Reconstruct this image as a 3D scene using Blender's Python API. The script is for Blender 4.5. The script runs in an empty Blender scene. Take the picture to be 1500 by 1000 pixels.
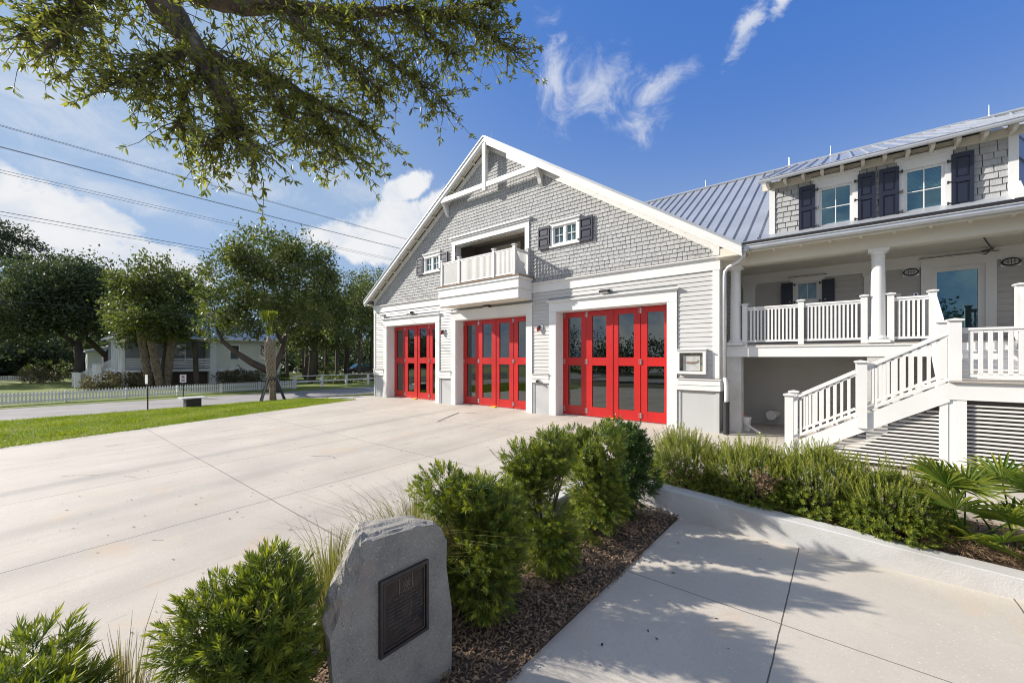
import bpy, math, random
import numpy as np
from mathutils import Vector

S = bpy.context.scene
COL = S.collection
R = math.radians

# ------------------------------------------------------------------ camera
cam_d = bpy.data.cameras.new("camera")
cam = bpy.data.objects.new("camera", cam_d)
COL.objects.link(cam)
cam.location = (0, 0, 1.985)
cam.rotation_euler = (R(90), 0, R(39.42))
cam_d.sensor_width = 36
cam_d.lens = 14.184
cam_d.shift_y = 0.0163
cam_d.clip_start = 0.05
cam_d.clip_end = 3000
S.camera = cam

# ------------------------------------------------------------------ exposure
S.view_settings.view_transform = 'Standard'
S.view_settings.look = 'None'
S.view_settings.exposure = 0.64
S.view_settings.gamma = 1.0
S.render.engine = 'CYCLES'
S.cycles.use_denoising = True
S.cycles.filter_width = 1.05
S.cycles.max_bounces = 8
S.cycles.transparent_max_bounces = 12

# ------------------------------------------------------------------ sun
SUN_TO = Vector((-2.05, -1.0, 1.22)).normalized()       # towards the sun
sun_d = bpy.data.lights.new("sun", 'SUN')
sun_d.energy = 5.0
sun_d.angle = R(0.85)
sun_d.color = (1.0, 0.93, 0.83)
sun = bpy.data.objects.new("sun", sun_d)
COL.objects.link(sun)
sun.rotation_euler = SUN_TO.to_track_quat('Z', 'Y').to_euler()
sun.location = (-40, -20, 40)

# ------------------------------------------------------------------ world: Nishita sky with clouds fixed by direction
W = bpy.data.worlds.new("World")
S.world = W
W.use_nodes = True
nt = W.node_tree
nt.nodes.clear()
def wn(kind, **kw):
    n = nt.nodes.new(kind)
    for k, v in kw.items():
        setattr(n, k, v)
    return n
def wl(a, b):
    nt.links.new(a, b)
def wmath(op, a, b=None, c=None, clamp=False):
    n = wn('ShaderNodeMath', operation=op)
    n.use_clamp = clamp
    for i, v in enumerate((a, b, c)):
        if v is None:
            continue
        if isinstance(v, (int, float)):
            n.inputs[i].default_value = v
        else:
            wl(v, n.inputs[i])
    return n.outputs[0]
def wdot(v, c):
    n = wn('ShaderNodeVectorMath', operation='DOT_PRODUCT')
    wl(v, n.inputs[0])
    n.inputs[1].default_value = c
    return n.outputs['Value']
SKY_STRENGTH = 0.15
sky = wn('ShaderNodeTexSky', sky_type='NISHITA')
sky.sun_disc = False
sky.sun_elevation = math.asin(SUN_TO.z)
sky.sun_rotation = math.atan2(SUN_TO.x, SUN_TO.y)
sky.altitude = 0
sky.air_density = 1.0
sky.dust_density = 0.6
sky.ozone_density = 2.6
tc = wn('ShaderNodeTexCoord')
D = tc.outputs['Generated']
def fbm(scale, detail, rough, dist, stretch=(1, 1, 1), off=(0, 0, 0)):
    mp = wn('ShaderNodeMapping')
    mp.inputs['Scale'].default_value = stretch
    mp.inputs['Location'].default_value = off
    wl(D, mp.inputs['Vector'])
    n = wn('ShaderNodeTexNoise')
    n.inputs['Scale'].default_value = scale
    n.inputs['Detail'].default_value = detail
    n.inputs['Roughness'].default_value = rough
    n.inputs['Distortion'].default_value = dist
    wl(mp.outputs[0], n.inputs['Vector'])
    return n.outputs['Fac']
n_cum = fbm(8.5, 10, 0.60, 0.2, (1, 1, 1.25))
n_wisp = fbm(9.0, 10, 0.66, 1.6, (1, 1, 1.3), (3, 1, 2))
n_fine = fbm(19.0, 9, 0.62, 0.5, (1, 1, 1), (1, 2, 5))
n_shade = fbm(11.0, 5, 0.5, 0.2, (1, 1, 1.4), (0.05, 0.02, 0.06))
def blob(c, wa, wb, ang):
    c = Vector(c).normalized()
    right = c.cross(Vector((0, 0, 1))).normalized()
    up = right.cross(c)
    a = (right * math.cos(R(ang)) + up * math.sin(R(ang)))
    b = (up * math.cos(R(ang)) - right * math.sin(R(ang)))
    u = wdot(D, a / wa)
    v = wdot(D, b / wb)
    r2 = wmath('ADD', wmath('MULTIPLY', u, u), wmath('MULTIPLY', v, v))
    front = wmath('GREATER_THAN', wdot(D, c), 0.0)
    m = wmath('SUBTRACT', 1.0, wmath('SQRT', r2), clamp=True)
    return wmath('MULTIPLY', m, front)
def join(vals, op='MAXIMUM'):
    o = vals[0]
    for v in vals[1:]:
        o = wmath(op, o, v)
    return o
def sstep(x, lo, hi, out=1.0):
    n = wn('ShaderNodeMapRange', interpolation_type='SMOOTHSTEP')
    wl(x, n.inputs['Value'])
    n.inputs['From Min'].default_value = lo
    n.inputs['From Max'].default_value = hi
    n.inputs['To Max'].default_value = out
    return n.outputs[0]
m_cum = join([blob((-0.974, 0.045, 0.205), 0.19, 0.095, -24), blob((-0.968, 0.15, 0.17), 0.16, 0.07, -8),
              blob((-0.985, -0.10, 0.22), 0.16, 0.09, 0),
              blob((-0.785, 0.535, 0.295), 0.16, 0.09, 24), blob((-0.748, 0.54, 0.375), 0.085, 0.045, 20),
              blob((-0.80, 0.50, 0.25), 0.25, 0.07, 0), blob((-0.71, 0.59, 0.34), 0.08, 0.05, 30)])
d_cum = sstep(wmath('ADD', wmath('MULTIPLY', m_cum, 1.25), wmath('MULTIPLY', wmath('SUBTRACT', n_cum, 0.5), 2.0)), 0.36, 0.66)
d_cum = wmath('MULTIPLY', d_cum, sstep(m_cum, 0.02, 0.15))
m_wisp = join([blob((-0.455, 0.688, 0.565), 0.07, 0.17, 8), blob((-0.385, 0.742, 0.545), 0.20, 0.12, -22),
               blob((-0.325, 0.808, 0.487), 0.13, 0.075, -25), blob((-0.29, 0.80, 0.53), 0.15, 0.05, 28)])
d_wisp = sstep(wmath('ADD', m_wisp, wmath('MULTIPLY', wmath('SUBTRACT', wmath('ADD', wmath('MULTIPLY', n_wisp, 0.7), wmath('MULTIPLY', n_fine, 0.3)), 0.5), 3.6)), 0.34, 1.55, 0.72)
d_wisp = wmath('MULTIPLY', d_wisp, sstep(m_wisp, 0.0, 0.55))
m_streak = join([blob((-0.125, 0.803, 0.588), 0.11, 0.036, 50), blob((-0.08, 0.80, 0.597), 0.05, 0.03, 70)])
d_streak = sstep(wmath('ADD', m_streak, wmath('MULTIPLY', wmath('SUBTRACT', wmath('ADD', wmath('MULTIPLY', n_wisp, 0.4), wmath('MULTIPLY', n_fine, 0.6)), 0.5), 3.4)), 0.30, 1.05, 0.85)
d_streak = wmath('MULTIPLY', d_streak, sstep(m_streak, 0.0, 0.4))
m_thin = join([blob((-0.955, 0.10, 0.280), 0.24, 0.045, -10), blob((-0.92, 0.02, 0.39), 0.35, 0.12, -14),
               blob((-0.90, 0.25, 0.345), 0.25, 0.06, -8), blob((-0.80, 0.47, 0.36), 0.2, 0.06, -8)])
d_thin = sstep(wmath('ADD', m_thin, wmath('MULTIPLY', wmath('SUBTRACT', n_wisp, 0.5), 1.5)), 0.28, 1.15, 0.5)
d_thin = wmath('MULTIPLY', d_thin, sstep(m_thin, 0.0, 0.35))
m_back = sstep(wdot(D, (0.60, -0.74, 0.10)), -0.12, 0.35)     # unseen broken cloud deck, added behind the viewer as neutral fill light
d_back = wmath('MULTIPLY', sstep(n_cum, 0.36, 0.60), m_back)
dens = join([d_cum, d_wisp, d_streak, d_thin, d_back])
ccol = wn('ShaderNodeMix', data_type='RGBA')
wl(sstep(n_shade, 0.35, 0.62), ccol.inputs['Factor'])
ccol.inputs[6].default_value = (3.1, 3.3, 3.65, 1)
ccol.inputs[7].default_value = (3.75, 3.8, 3.9, 1)
mix = wn('ShaderNodeMix', data_type='RGBA')
wl(dens, mix.inputs['Factor'])
# even out the sky: richer blue away from the sun, no burnt-out patch near it
sepc = wn('ShaderNodeSeparateColor')
wl(sky.outputs[0], sepc.inputs[0])
vmax = wmath('MAXIMUM', join([sepc.outputs[0], sepc.outputs[1], sepc.outputs[2]]), 0.001)
vnew = wmath('DIVIDE', wmath('MULTIPLY', vmax, 3.8), wmath('ADD', vmax, 1.22))
pale = sstep(wmath('DIVIDE', sepc.outputs[0], wmath('MAXIMUM', sepc.outputs[2], 0.001)), 0.297, 0.392)
hue = wn('ShaderNodeMix', data_type='RGBA')
wl(pale, hue.inputs['Factor'])
hue.inputs[6].default_value = (0.105, 0.325, 1.0, 1)
hue.inputs[7].default_value = (0.48, 0.68, 1.0, 1)
comc = wn('ShaderNodeVectorMath', operation='SCALE')
wl(hue.outputs[2], comc.inputs[0])
wl(vnew, comc.inputs['Scale'])
wl(comc.outputs[0], mix.inputs[6])
wl(ccol.outputs[2], mix.inputs[7])
bg = wn('ShaderNodeBackground')
wl(mix.outputs[2], bg.inputs['Color'])
bg.inputs['Strength'].default_value = SKY_STRENGTH
wout = wn('ShaderNodeOutputWorld')
wl(bg.outputs[0], wout.inputs['Surface'])

# ------------------------------------------------------------------ materials
def mat(name, base, rough=0.6, var=0.0, vscale=3.0, var2=None, bump=0.0, bscale=40.0, metal=0.0, spec=0.5,
        tone=0.0, tone_col=None, stretch=(1, 1, 1), trans=0.0, coat=0.0, ior=None, speck=None, backfill=None):
    m = bpy.data.materials.new(name)
    m.use_nodes = True
    t = m.node_tree
    b = t.nodes['Principled BSDF']
    out = t.nodes['Material Output']
    b.inputs['Roughness'].default_value = rough
    b.inputs['Metallic'].default_value = metal
    b.inputs['Specular IOR Level'].default_value = spec
    if ior:
        b.inputs['IOR'].default_value = ior
    if coat:
        b.inputs['Coat Weight'].default_value = coat
        b.inputs['Coat Roughness'].default_value = 0.08
    L = t.links.new
    col = None
    def rgb(c):
        n = t.nodes.new('ShaderNodeRGB')
        n.outputs[0].default_value = (*c, 1)
        return n.outputs[0]
    def mixc(fac, a, c2, blend='MIX'):
        n = t.nodes.new('ShaderNodeMix')
        n.data_type = 'RGBA'
        n.blend_type = blend
        if isinstance(fac, float):
            n.inputs['Factor'].default_value = fac
        else:
            L(fac, n.inputs['Factor'])
        L(a, n.inputs[6])
        L(c2, n.inputs[7])
        return n.outputs[2]
    co = t.nodes.new('ShaderNodeTexCoord')
    mp = t.nodes.new('ShaderNodeMapping')
    mp.inputs['Scale'].default_value = stretch
    L(co.outputs['Object'], mp.inputs['Vector'])
    def noise(scale, detail=6, rg=0.55, dist=0.0):
        n = t.nodes.new('ShaderNodeTexNoise')
        n.inputs['Scale'].default_value = scale
        n.inputs['Detail'].default_value = detail
        n.inputs['Roughness'].default_value = rg
        n.inputs['Distortion'].default_value = dist
        L(mp.outputs[0], n.inputs['Vector'])
        return n.outputs['Fac']
    def rng(x, lo, hi, a=0.0, c2=1.0):
        n = t.nodes.new('ShaderNodeMapRange')
        L(x, n.inputs['Value'])
        n.inputs['From Min'].default_value = lo
        n.inputs['From Max'].default_value = hi
        n.inputs['To Min'].default_value = a
        n.inputs['To Max'].default_value = c2
        return n.outputs[0]
    col = rgb(base)
    if var or var2:
        dark = var2 if var2 else tuple(c * (1 - var) for c in base)
        col = mixc(rng(noise(vscale), 0.35, 0.68), col, rgb(dark))
    if speck:
        for sc_, lo, hi, c in speck:
            col = mixc(rng(noise(sc_, 3, 0.6), lo, hi), col, rgb(c))
    if tone or tone_col:
        at = t.nodes.new('ShaderNodeAttribute')
        at.attribute_name = 'tone'
        tc2 = tone_col if tone_col else tuple(c * (1 - tone) for c in base)
        col = mixc(at.outputs['Fac'], col, rgb(tc2))
    L(col, b.inputs['Base Color'])
    if bump:
        bn = t.nodes.new('ShaderNodeBump')
        bn.inputs['Strength'].default_value = bump
        bn.inputs['Distance'].default_value = 0.02
        L(noise(bscale, 5, 0.6), bn.inputs['Height'])
        L(bn.outputs[0], b.inputs['Normal'])
    if trans:
        tr = t.nodes.new('ShaderNodeBsdfTranslucent')
        hs = t.nodes.new('ShaderNodeHueSaturation')
        hs.inputs['Saturation'].default_value = 1.1
        hs.inputs['Value'].default_value = 1.6
        L(col, hs.inputs['Color'])
        L(hs.outputs[0], tr.inputs['Color'])
        mx = t.nodes.new('ShaderNodeMixShader')
        mx.inputs[0].default_value = trans
        L(b.outputs[0], mx.inputs[1])
        L(tr.outputs[0], mx.inputs[2])
        L(mx.outputs[0], out.inputs['Surface'])
    m['kit'] = 1
    return m

def glass_mat(name, tint, refl, body):
    """dark glazing: a mirror coat over a see-through tinted body"""
    m = bpy.data.materials.new(name)
    m.use_nodes = True
    t = m.node_tree
    t.nodes.clear()
    L = t.links.new
    gl = t.nodes.new('ShaderNodeBsdfGlossy')
    gl.inputs['Roughness'].default_value = 0.012
    gl.inputs['Color'].default_value = (*refl, 1)
    tr = t.nodes.new('ShaderNodeBsdfTransparent')
    tr.inputs['Color'].default_value = (*tint, 1)
    lw = t.nodes.new('ShaderNodeLayerWeight')           # Schlick reflectance, the same from both sides
    lw.inputs['Blend'].default_value = 0.5
    pw = t.nodes.new('ShaderNodeMath')
    pw.operation = 'POWER'
    L(lw.outputs['Facing'], pw.inputs[0])
    pw.inputs[1].default_value = 4.0
    fr = t.nodes.new('ShaderNodeMath')
    fr.operation = 'MULTIPLY_ADD'
    L(pw.outputs[0], fr.inputs[0])
    fr.inputs[1].default_value = 1 - body
    fr.inputs[2].default_value = body
    co = t.nodes.new('ShaderNodeTexCoord')
    ns = t.nodes.new('ShaderNodeTexNoise')
    ns.inputs['Scale'].default_value = 0.9
    ns.inputs['Detail'].default_value = 1
    L(co.outputs['Object'], ns.inputs['Vector'])
    bp = t.nodes.new('ShaderNodeBump')
    bp.inputs['Strength'].default_value = 0.05
    bp.inputs['Distance'].default_value = 0.08
    L(ns.outputs['Fac'], bp.inputs['Height'])
    L(bp.outputs[0], gl.inputs['Normal'])
    mx = t.nodes.new('ShaderNodeMixShader')
    L(fr.outputs[0], mx.inputs[0])
    L(tr.outputs[0], mx.inputs[1])
    L(gl.outputs[0], mx.inputs[2])
    o = t.nodes.new('ShaderNodeOutputMaterial')
    L(mx.outputs[0], o.inputs['Surface'])
    return m

WHITE = mat('white_paint', (0.74, 0.74, 0.73), 0.45, 0.09, 1.3, bump=0.05, bscale=25)
SIDING = mat('pale_grey_lap_siding', (0.54, 0.54, 0.535), 0.55, 0.13, 1.1, bump=0.08, bscale=60, stretch=(0.5, 1, 1.2), speck=[(0.45, 0.58, 0.8, (0.46, 0.455, 0.44))])
PORCHWALL = mat('grey_porch_siding', (0.47, 0.455, 0.435), 0.6, 0.06, 1.5, bump=0.06, bscale=50)
CREAM = mat('cream_soffit_paint', (0.66, 0.63, 0.55), 0.55, 0.05, 1.5)
SHINGLE = mat('weathered_grey_shingle', (0.44, 0.445, 0.445), 0.8, 0.16, 5.0, tone_col=(0.35, 0.355, 0.36), bump=0.35, bscale=30, stretch=(3, 1, 0.5))
SHBACK = mat('shingle_backing', (0.12, 0.12, 0.12), 0.9)
STUCCO = mat('pale_grey_stucco', (0.47, 0.475, 0.475), 0.8, 0.05, 1.2, bump=0.25, bscale=120)
DARKTRIM = mat('brown_flashing', (0.12, 0.085, 0.065), 0.5)
RED = mat('red_door_paint', (0.50, 0.010, 0.009), 0.36, 0.16, 1.1, coat=0.15)
NAVY = mat('navy_shutter_paint', (0.011, 0.015, 0.036), 0.4, 0.1, 3.0)
BLACK = mat('black_metal', (0.015, 0.015, 0.017), 0.4)
DKPLASTIC = mat('black_plastic', (0.022, 0.022, 0.024), 0.5, 0.2, 8.0)
GALV = mat('galvanized_steel', (0.62, 0.64, 0.67), 0.38, 0.14, 4.0, metal=0.75)
ROOF = mat('standing_seam_metal', (0.40, 0.425, 0.465), 0.36, 0.15, 0.9, metal=0.3, bump=0.08, bscale=3)
STEEL = mat('bright_steel', (0.7, 0.7, 0.7), 0.3, metal=0.9)
YELLOW = mat('yellow_paint', (0.75, 0.48, 0.03), 0.5)
ORANGE = mat('orange_cone_plastic', (0.75, 0.10, 0.015), 0.5)
PVC = mat('white_pvc', (0.72, 0.72, 0.72), 0.35)
DECK = mat('brown_deck_board', (0.25, 0.16, 0.10), 0.7, 0.3, 6.0, stretch=(1, 8, 1))
TREAD = mat('tan_stair_board', (0.45, 0.41, 0.36), 0.7, 0.2, 6.0)
UNDER = mat('grey_block_wall', (0.48, 0.475, 0.46), 0.8, 0.1, 1.0, bump=0.2, bscale=60)
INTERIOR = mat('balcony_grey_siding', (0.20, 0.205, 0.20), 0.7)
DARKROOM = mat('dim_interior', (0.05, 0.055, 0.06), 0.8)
BLIND = mat('window_blind', (0.62, 0.66, 0.66), 0.6)
GLASS_DOOR = glass_mat('dark_door_glass', (0.30, 0.33, 0.32), (0.78, 0.86, 0.84), 0.17)
GLASS = glass_mat('teal_window_glass', (0.34, 0.50, 0.54), (0.34, 0.60, 0.72), 0.26)
GLASS_CASE = glass_mat('case_glass', (0.93, 0.95, 0.95), (0.9, 0.97, 1.0), 0.05)
GLASS_CLEAR = glass_mat('clear_window_glass', (0.62, 0.74, 0.76), (0.9, 0.97, 1.0), 0.07)
LENS = mat('lamp_lens', (0.6, 0.6, 0.58), 0.2)
REDLENS = mat('red_strobe_plastic', (0.35, 0.012, 0.012), 0.3)
BARK = mat('oak_bark', (0.135, 0.10, 0.07), 0.9, var2=(0.045, 0.036, 0.028), vscale=7, bump=0.9, bscale=22, stretch=(1, 1, 0.45), speck=[(5, 0.6, 0.72, (0.17, 0.165, 0.11))])
BARK_FAR = mat('grey_brown_bark', (0.10, 0.08, 0.065), 0.9, 0.4, 3, bump=0.6, bscale=9, stretch=(1, 1, 0.3))
PALMBARK = mat('palm_boot_bark', (0.30, 0.24, 0.18), 0.9, var2=(0.13, 0.10, 0.075), vscale=5, bump=0.5, bscale=20)

# ------------------------------------------------------------------ mesh helpers
class MB:
    """collects faces and links them as ONE mesh object, in world coordinates"""
    def __init__(s):
        s.v = []
        s.f = []
        s.t = []
    def add(s, vs, fs, tone=0.0):
        o = len(s.v)
        s.v.extend([tuple(p) for p in vs])
        for f in fs:
            s.f.append([i + o for i in f])
            s.t.append(tone)
        return s
    def quad(s, a, b, c, d, tone=0.0):
        return s.add([a, b, c, d], [(0, 1, 2, 3)], tone)
    def box(s, x0, x1, y0, y1, z0, z1, tone=0.0):
        v = [(x0, y0, z0), (x1, y0, z0), (x1, y1, z0), (x0, y1, z0), (x0, y0, z1), (x1, y0, z1), (x1, y1, z1), (x0, y1, z1)]
        return s.add(v, [(3, 2, 1, 0), (4, 5, 6, 7), (0, 1, 5, 4), (1, 2, 6, 5), (2, 3, 7, 6), (3, 0, 4, 7)], tone)
    def bar(s, p, q, w, h, up=(0, 0, 1), tone=0.0):
        """rectangular bar from p to q, w across, h along 'up'"""
        p, q, up = Vector(p), Vector(q), Vector(up)
        d = (q - p).normalized()
        a = d.cross(up).normalized() * (w / 2)
        b = a.cross(d).normalized() * (h / 2)
        v = [p - a - b, p + a - b, p + a + b, p - a + b, q - a - b, q + a - b, q + a + b, q - a + b]
        return s.add(v, [(3, 2, 1, 0), (4, 5, 6, 7), (0, 1, 5, 4), (1, 2, 6, 5), (2, 3, 7, 6), (3, 0, 4, 7)], tone)
    def prism(s, poly, d, tone=0.0):
        """poly: 3D points of a planar outline; extruded by vector d"""
        n = len(poly)
        d = Vector(d)
        v = [Vector(p) for p in poly] + [Vector(p) + d for p in poly]
        f = [tuple(range(n - 1, -1, -1)), tuple(range(n, 2 * n))]
        f += [(i, (i + 1) % n, (i + 1) % n + n, i + n) for i in range(n)]
        return s.add(v, f, tone)
    def tube(s, pts, rad, n=10, caps=True, tone=0.0):
        pts = [Vector(p) for p in pts]
        if not hasattr(rad, '__len__'):
            rad = [rad] * len(pts)
        base = len(s.v)
        ref = None
        for i, p in enumerate(pts):
            d = (pts[min(i + 1, len(pts) - 1)] - pts[max(i - 1, 0)]).normalized()
            if ref is None:
                ref = Vector((0, 0, 1)) if abs(d.z) < 0.9 else Vector((1, 0, 0))
            a = d.cross(ref).normalized()
            b = a.cross(d).normalized()
            ref = b
            for k in range(n):
                an = 2 * math.pi * k / n
                s.v.append(tuple(p + (a * math.cos(an) + b * math.sin(an)) * rad[i]))
        for i in range(len(pts) - 1):
            for k in range(n):
                k2 = (k + 1) % n
                s.f.append([base + i * n + k, base + i * n + k2, base + (i + 1) * n + k2, base + (i + 1) * n + k])
                s.t.append(tone)
        if caps:
            s.f.append([base + k for k in range(n - 1, -1, -1)])
            s.f.append([base + (len(pts) - 1) * n + k for k in range(n)])
            s.t += [tone, tone]
        return s
    def lathe(s, cx, cy, prof, n=20, tone=0.0):
        """prof: list of (radius, z)"""
        return s.tube([(cx, cy, z + i * 1e-5) for i, (r, z) in enumerate(prof)], [r for r, z in prof], n, True, tone)
    def build(s, name, m, parent=None, smooth=False, bevel=0.0):
        me = bpy.data.meshes.new(name)
        me.from_pydata(s.v, [], s.f)
        if any(s.t):
            at = me.attributes.new('tone', 'FLOAT', 'FACE')
            at.data.foreach_set('value', s.t)
        me.materials.append(m)
        if smooth:
            me.polygons.foreach_set('use_smooth', [True] * len(me.polygons))
        me.update()
        o = bpy.data.objects.new(name, me)
        COL.objects.link(o)
        adopt(o, parent)
        if bevel:
            b = o.modifiers.new('bevel', 'BEVEL')
            b.width = bevel
            b.segments = 2
            b.limit_method = 'ANGLE'
        return o

def adopt(o, parent):
    if parent is None:
        return
    o.parent = parent
    if parent.parent is None and parent.type == 'EMPTY':
        o.location = -parent.location                  # part keeps world coordinates
def tag(o, label=None, cat=None, group=None, kind=None):
    if label:
        o['label'] = label
    if cat:
        o['category'] = cat
    if group:
        o['group'] = group
    if kind:
        o['kind'] = kind
    return o
def thing(name, loc, label, cat, group=None):
    o = bpy.data.objects.new(name, None)
    o.empty_display_size = 0.2
    COL.objects.link(o)
    o.location = loc
    return tag(o, label, cat, group)
def structure(name, mb, m, smooth=False):
    return tag(mb.build(name, m, None, smooth), kind='structure')

def np_mesh(name, V, F, m, parent=None, tone=None, kind=None, smooth=False):
    """V (n,3), F (k,4) quads, tone (k,) per face"""
    V = np.asarray(V, np.float32)
    F = np.asarray(F, np.int32)
    me = bpy.data.meshes.new(name)
    me.vertices.add(len(V))
    me.vertices.foreach_set('co', V.ravel())
    k, w = F.shape
    me.loops.add(k * w)
    me.loops.foreach_set('vertex_index', F.ravel())
    me.polygons.add(k)
    me.polygons.foreach_set('loop_start', np.arange(0, k * w, w, dtype=np.int32))
    try:
        me.polygons.foreach_set('loop_total', np.full(k, w, np.int32))
    except Exception:
        pass
    if smooth:
        me.polygons.foreach_set('use_smooth', np.ones(k, bool))
    if tone is not None:
        at = me.attributes.new('tone', 'FLOAT', 'FACE')
        at.data.foreach_set('value', np.asarray(tone, np.float32))
    me.materials.append(m)
    me.update(calc_edges=True)
    me.validate()
    o = bpy.data.objects.new(name, me)
    COL.objects.link(o)
    adopt(o, parent)
    if kind:
        o['kind'] = kind
    return o

def frames(dirs, rng):
    """rotation matrices whose z axis is dirs, with a random roll"""
    d = dirs / np.linalg.norm(dirs, axis=1, keepdims=True)
    ref = np.where(np.abs(d[:, 2:3]) < 0.9, np.array([[0, 0, 1.0]]), np.array([[1.0, 0, 0]]))
    a = np.cross(d, ref)
    a /= np.linalg.norm(a, axis=1, keepdims=True)
    b = np.cross(d, a)
    r = rng.uniform(0, 2 * np.pi, len(d))[:, None]
    x = a * np.cos(r) + b * np.sin(r)
    y = np.cross(d, x)
    return np.stack([x, y, d], axis=2)
def scatter(T, TF, P, M, Sc, tone_i, tone_f=None):
    """instances of template (T verts, TF quads) merged into arrays"""
    n = len(T)
    V = np.einsum('kij,nj->kni', M, T) * Sc[:, None, None] + P[:, None, :]
    F = (TF[None] + (np.arange(len(P)) * n)[:, None, None]).reshape(-1, TF.shape[1])
    tf = np.zeros(len(TF)) if tone_f is None else tone_f
    tone = np.clip(tone_i[:, None] + tf[None], 0, 1).ravel()
    return V.reshape(-1, 3), F, tone
def leaf_quads(base, d, side, nrm, L, w, fold=0.25):
    """a folded narrow leaf: two quads sharing the midrib"""
    tip = base + d * L
    mid = base + d * L * 0.5
    l = mid + side * w + nrm * w * fold
    r = mid - side * w + nrm * w * fold
    return [base, l, tip, r]

# ================================================================== THE SETTING
YF = 11.84                                   # face of the engine hall
XL, XR, CX = -19.1, -2.58, -10.84
def zdrive(y):
    return -0.03 * (YF - y)
def zlawn_edge(y):
    return -0.03 * (YF - min(max(y, -6.0), YF))

def smooth01(x, a, b):
    t = min(max((x - a) / (b - a), 0.0), 1.0)
    return t * t * (3 - 2 * t)

def concrete(name, base, joints, streak):
    m = mat(name, base, 0.82, var2=tuple(c * 0.80 for c in base), vscale=0.55, bump=0.10, bscale=130,
            speck=[(2.3, 0.56, 0.8, tuple(c * 0.86 for c in base)), (170, 0.58, 0.72, tuple(c * 0.62 for c in base)), (14, 0.55, 0.75, tuple(c * 0.84 for c in base)), (45, 0.60, 0.74, tuple(min(c * 1.18, 0.75) for c in base)),
                   (0.9, 0.62, 0.78, (base[0] * 0.98, base[1] * 0.86, base[2] * 0.74))])
    t = m.node_tree
    L = t.links.new
    b = t.nodes['Principled BSDF']
    src = b.inputs['Base Color'].links[0].from_socket
    co = t.nodes.new('ShaderNodeTexCoord')
    def mth(op, a, c):
        n = t.nodes.new('ShaderNodeMath')
        n.operation = op
        for i, v in enumerate((a, c)):
            if isinstance(v, (int, float)):
                n.inputs[i].default_value = v
            else:
                L(v, n.inputs[i])
        return n.outputs[0]
    def mixto(fac, c):
        nonlocal src
        n = t.nodes.new('ShaderNodeMix')
        n.data_type = 'RGBA'
        L(fac, n.inputs['Factor'])
        L(src, n.inputs[6])
        n.inputs[7].default_value = (*c, 1)
        src = n.outputs[2]
    if streak:                               # tyre and rust streaks drawn out along Y
        for sc, st, lo, hi, c, amt in streak:
            mp = t.nodes.new('ShaderNodeMapping')
            mp.inputs['Scale'].default_value = st
            L(co.outputs['Object'], mp.inputs['Vector'])
            ns = t.nodes.new('ShaderNodeTexNoise')
            ns.inputs['Scale'].default_value = sc
            ns.inputs['Detail'].default_value = 7
            ns.inputs['Roughness'].default_value = 0.65
            L(mp.outputs[0], ns.inputs['Vector'])
            mr = t.nodes.new('ShaderNodeMapRange')
            L(ns.outputs['Fac'], mr.inputs['Value'])
            mr.inputs['From Min'].default_value = lo
            mr.inputs['From Max'].default_value = hi
            mr.inputs['To Max'].default_value = amt
            mixto(mr.outputs[0], c)
    sx = t.nodes.new('ShaderNodeSeparateXYZ')
    L(co.outputs['Object'], sx.inputs[0])
    wob = t.nodes.new('ShaderNodeTexNoise')
    wob.inputs['Scale'].default_value = 6
    L(co.outputs['Object'], wob.inputs['Vector'])
    wv = mth('MULTIPLY', mth('SUBTRACT', wob.outputs['Fac'], 0.5), 0.012)
    for axis, off, per, half in joints:
        v = mth('ADD', sx.outputs[axis], wv)
        d = mth('ABSOLUTE', mth('SUBTRACT', mth('MODULO', mth('ADD', mth('SUBTRACT', v, off), per * 200.5), per), per / 2), 0)
        mixto(mth('LESS_THAN', d, half), (0.10, 0.085, 0.07))
    L(src, b.inputs['Base Color'])
    return m

CONC = concrete('driveway_concrete', (0.515, 0.47, 0.408), [('X', -10.35, 3.25, 0.007), ('Y', 2.545, 3.18, 0.006)],
                [(1.0, (2.6, 0.16, 1), 0.53, 0.78, (0.31, 0.29, 0.265), 0.42),
                 (1.0, (9, 0.55, 1), 0.60, 0.76, (0.36, 0.25, 0.17), 0.5),
                 (1.6, (5, 0.9, 1), 0.68, 0.74, (0.18, 0.165, 0.15), 0.4)])
WALKC = concrete('walkway_concrete', (0.525, 0.48, 0.412), [('X', -0.45, 1.80, 0.006), ('Y', 4.5, 2.35, 0.005)], [(3, (1, 1, 1), 0.62, 0.8, (0.36, 0.29, 0.22), 0.5)])
KERBC = mat('whitewashed_concrete', (0.58, 0.575, 0.565), 0.85, var2=(0.42, 0.41, 0.39), vscale=1.3, bump=0.25, bscale=60,
            speck=[(5, 0.66, 0.8, (0.3, 0.25, 0.19))])
ASPH = mat('worn_asphalt', (0.30, 0.285, 0.275), 0.9, 0.25, 0.6, bump=0.3, bscale=60)
LAWN = mat('lawn_turf', (0.17, 0.22, 0.025), 0.95, var2=(0.10, 0.14, 0.02), vscale=1.6, bump=1.0, bscale=38,
           speck=[(0.35, 0.5, 0.75, (0.24, 0.22, 0.06)), (1.1, 0.60, 0.72, (0.22, 0.19, 0.08)), (30, 0.6, 0.75, (0.2, 0.2, 0.07))])
SOIL = mat('dark_soil', (0.075, 0.055, 0.042), 0.95, 0.4, 14, bump=0.6, bscale=40)
YARD = mat('yard_ground', (0.075, 0.095, 0.025), 0.95, var2=(0.06, 0.05, 0.03), vscale=0.25, bump=1.0, bscale=20)

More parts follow.
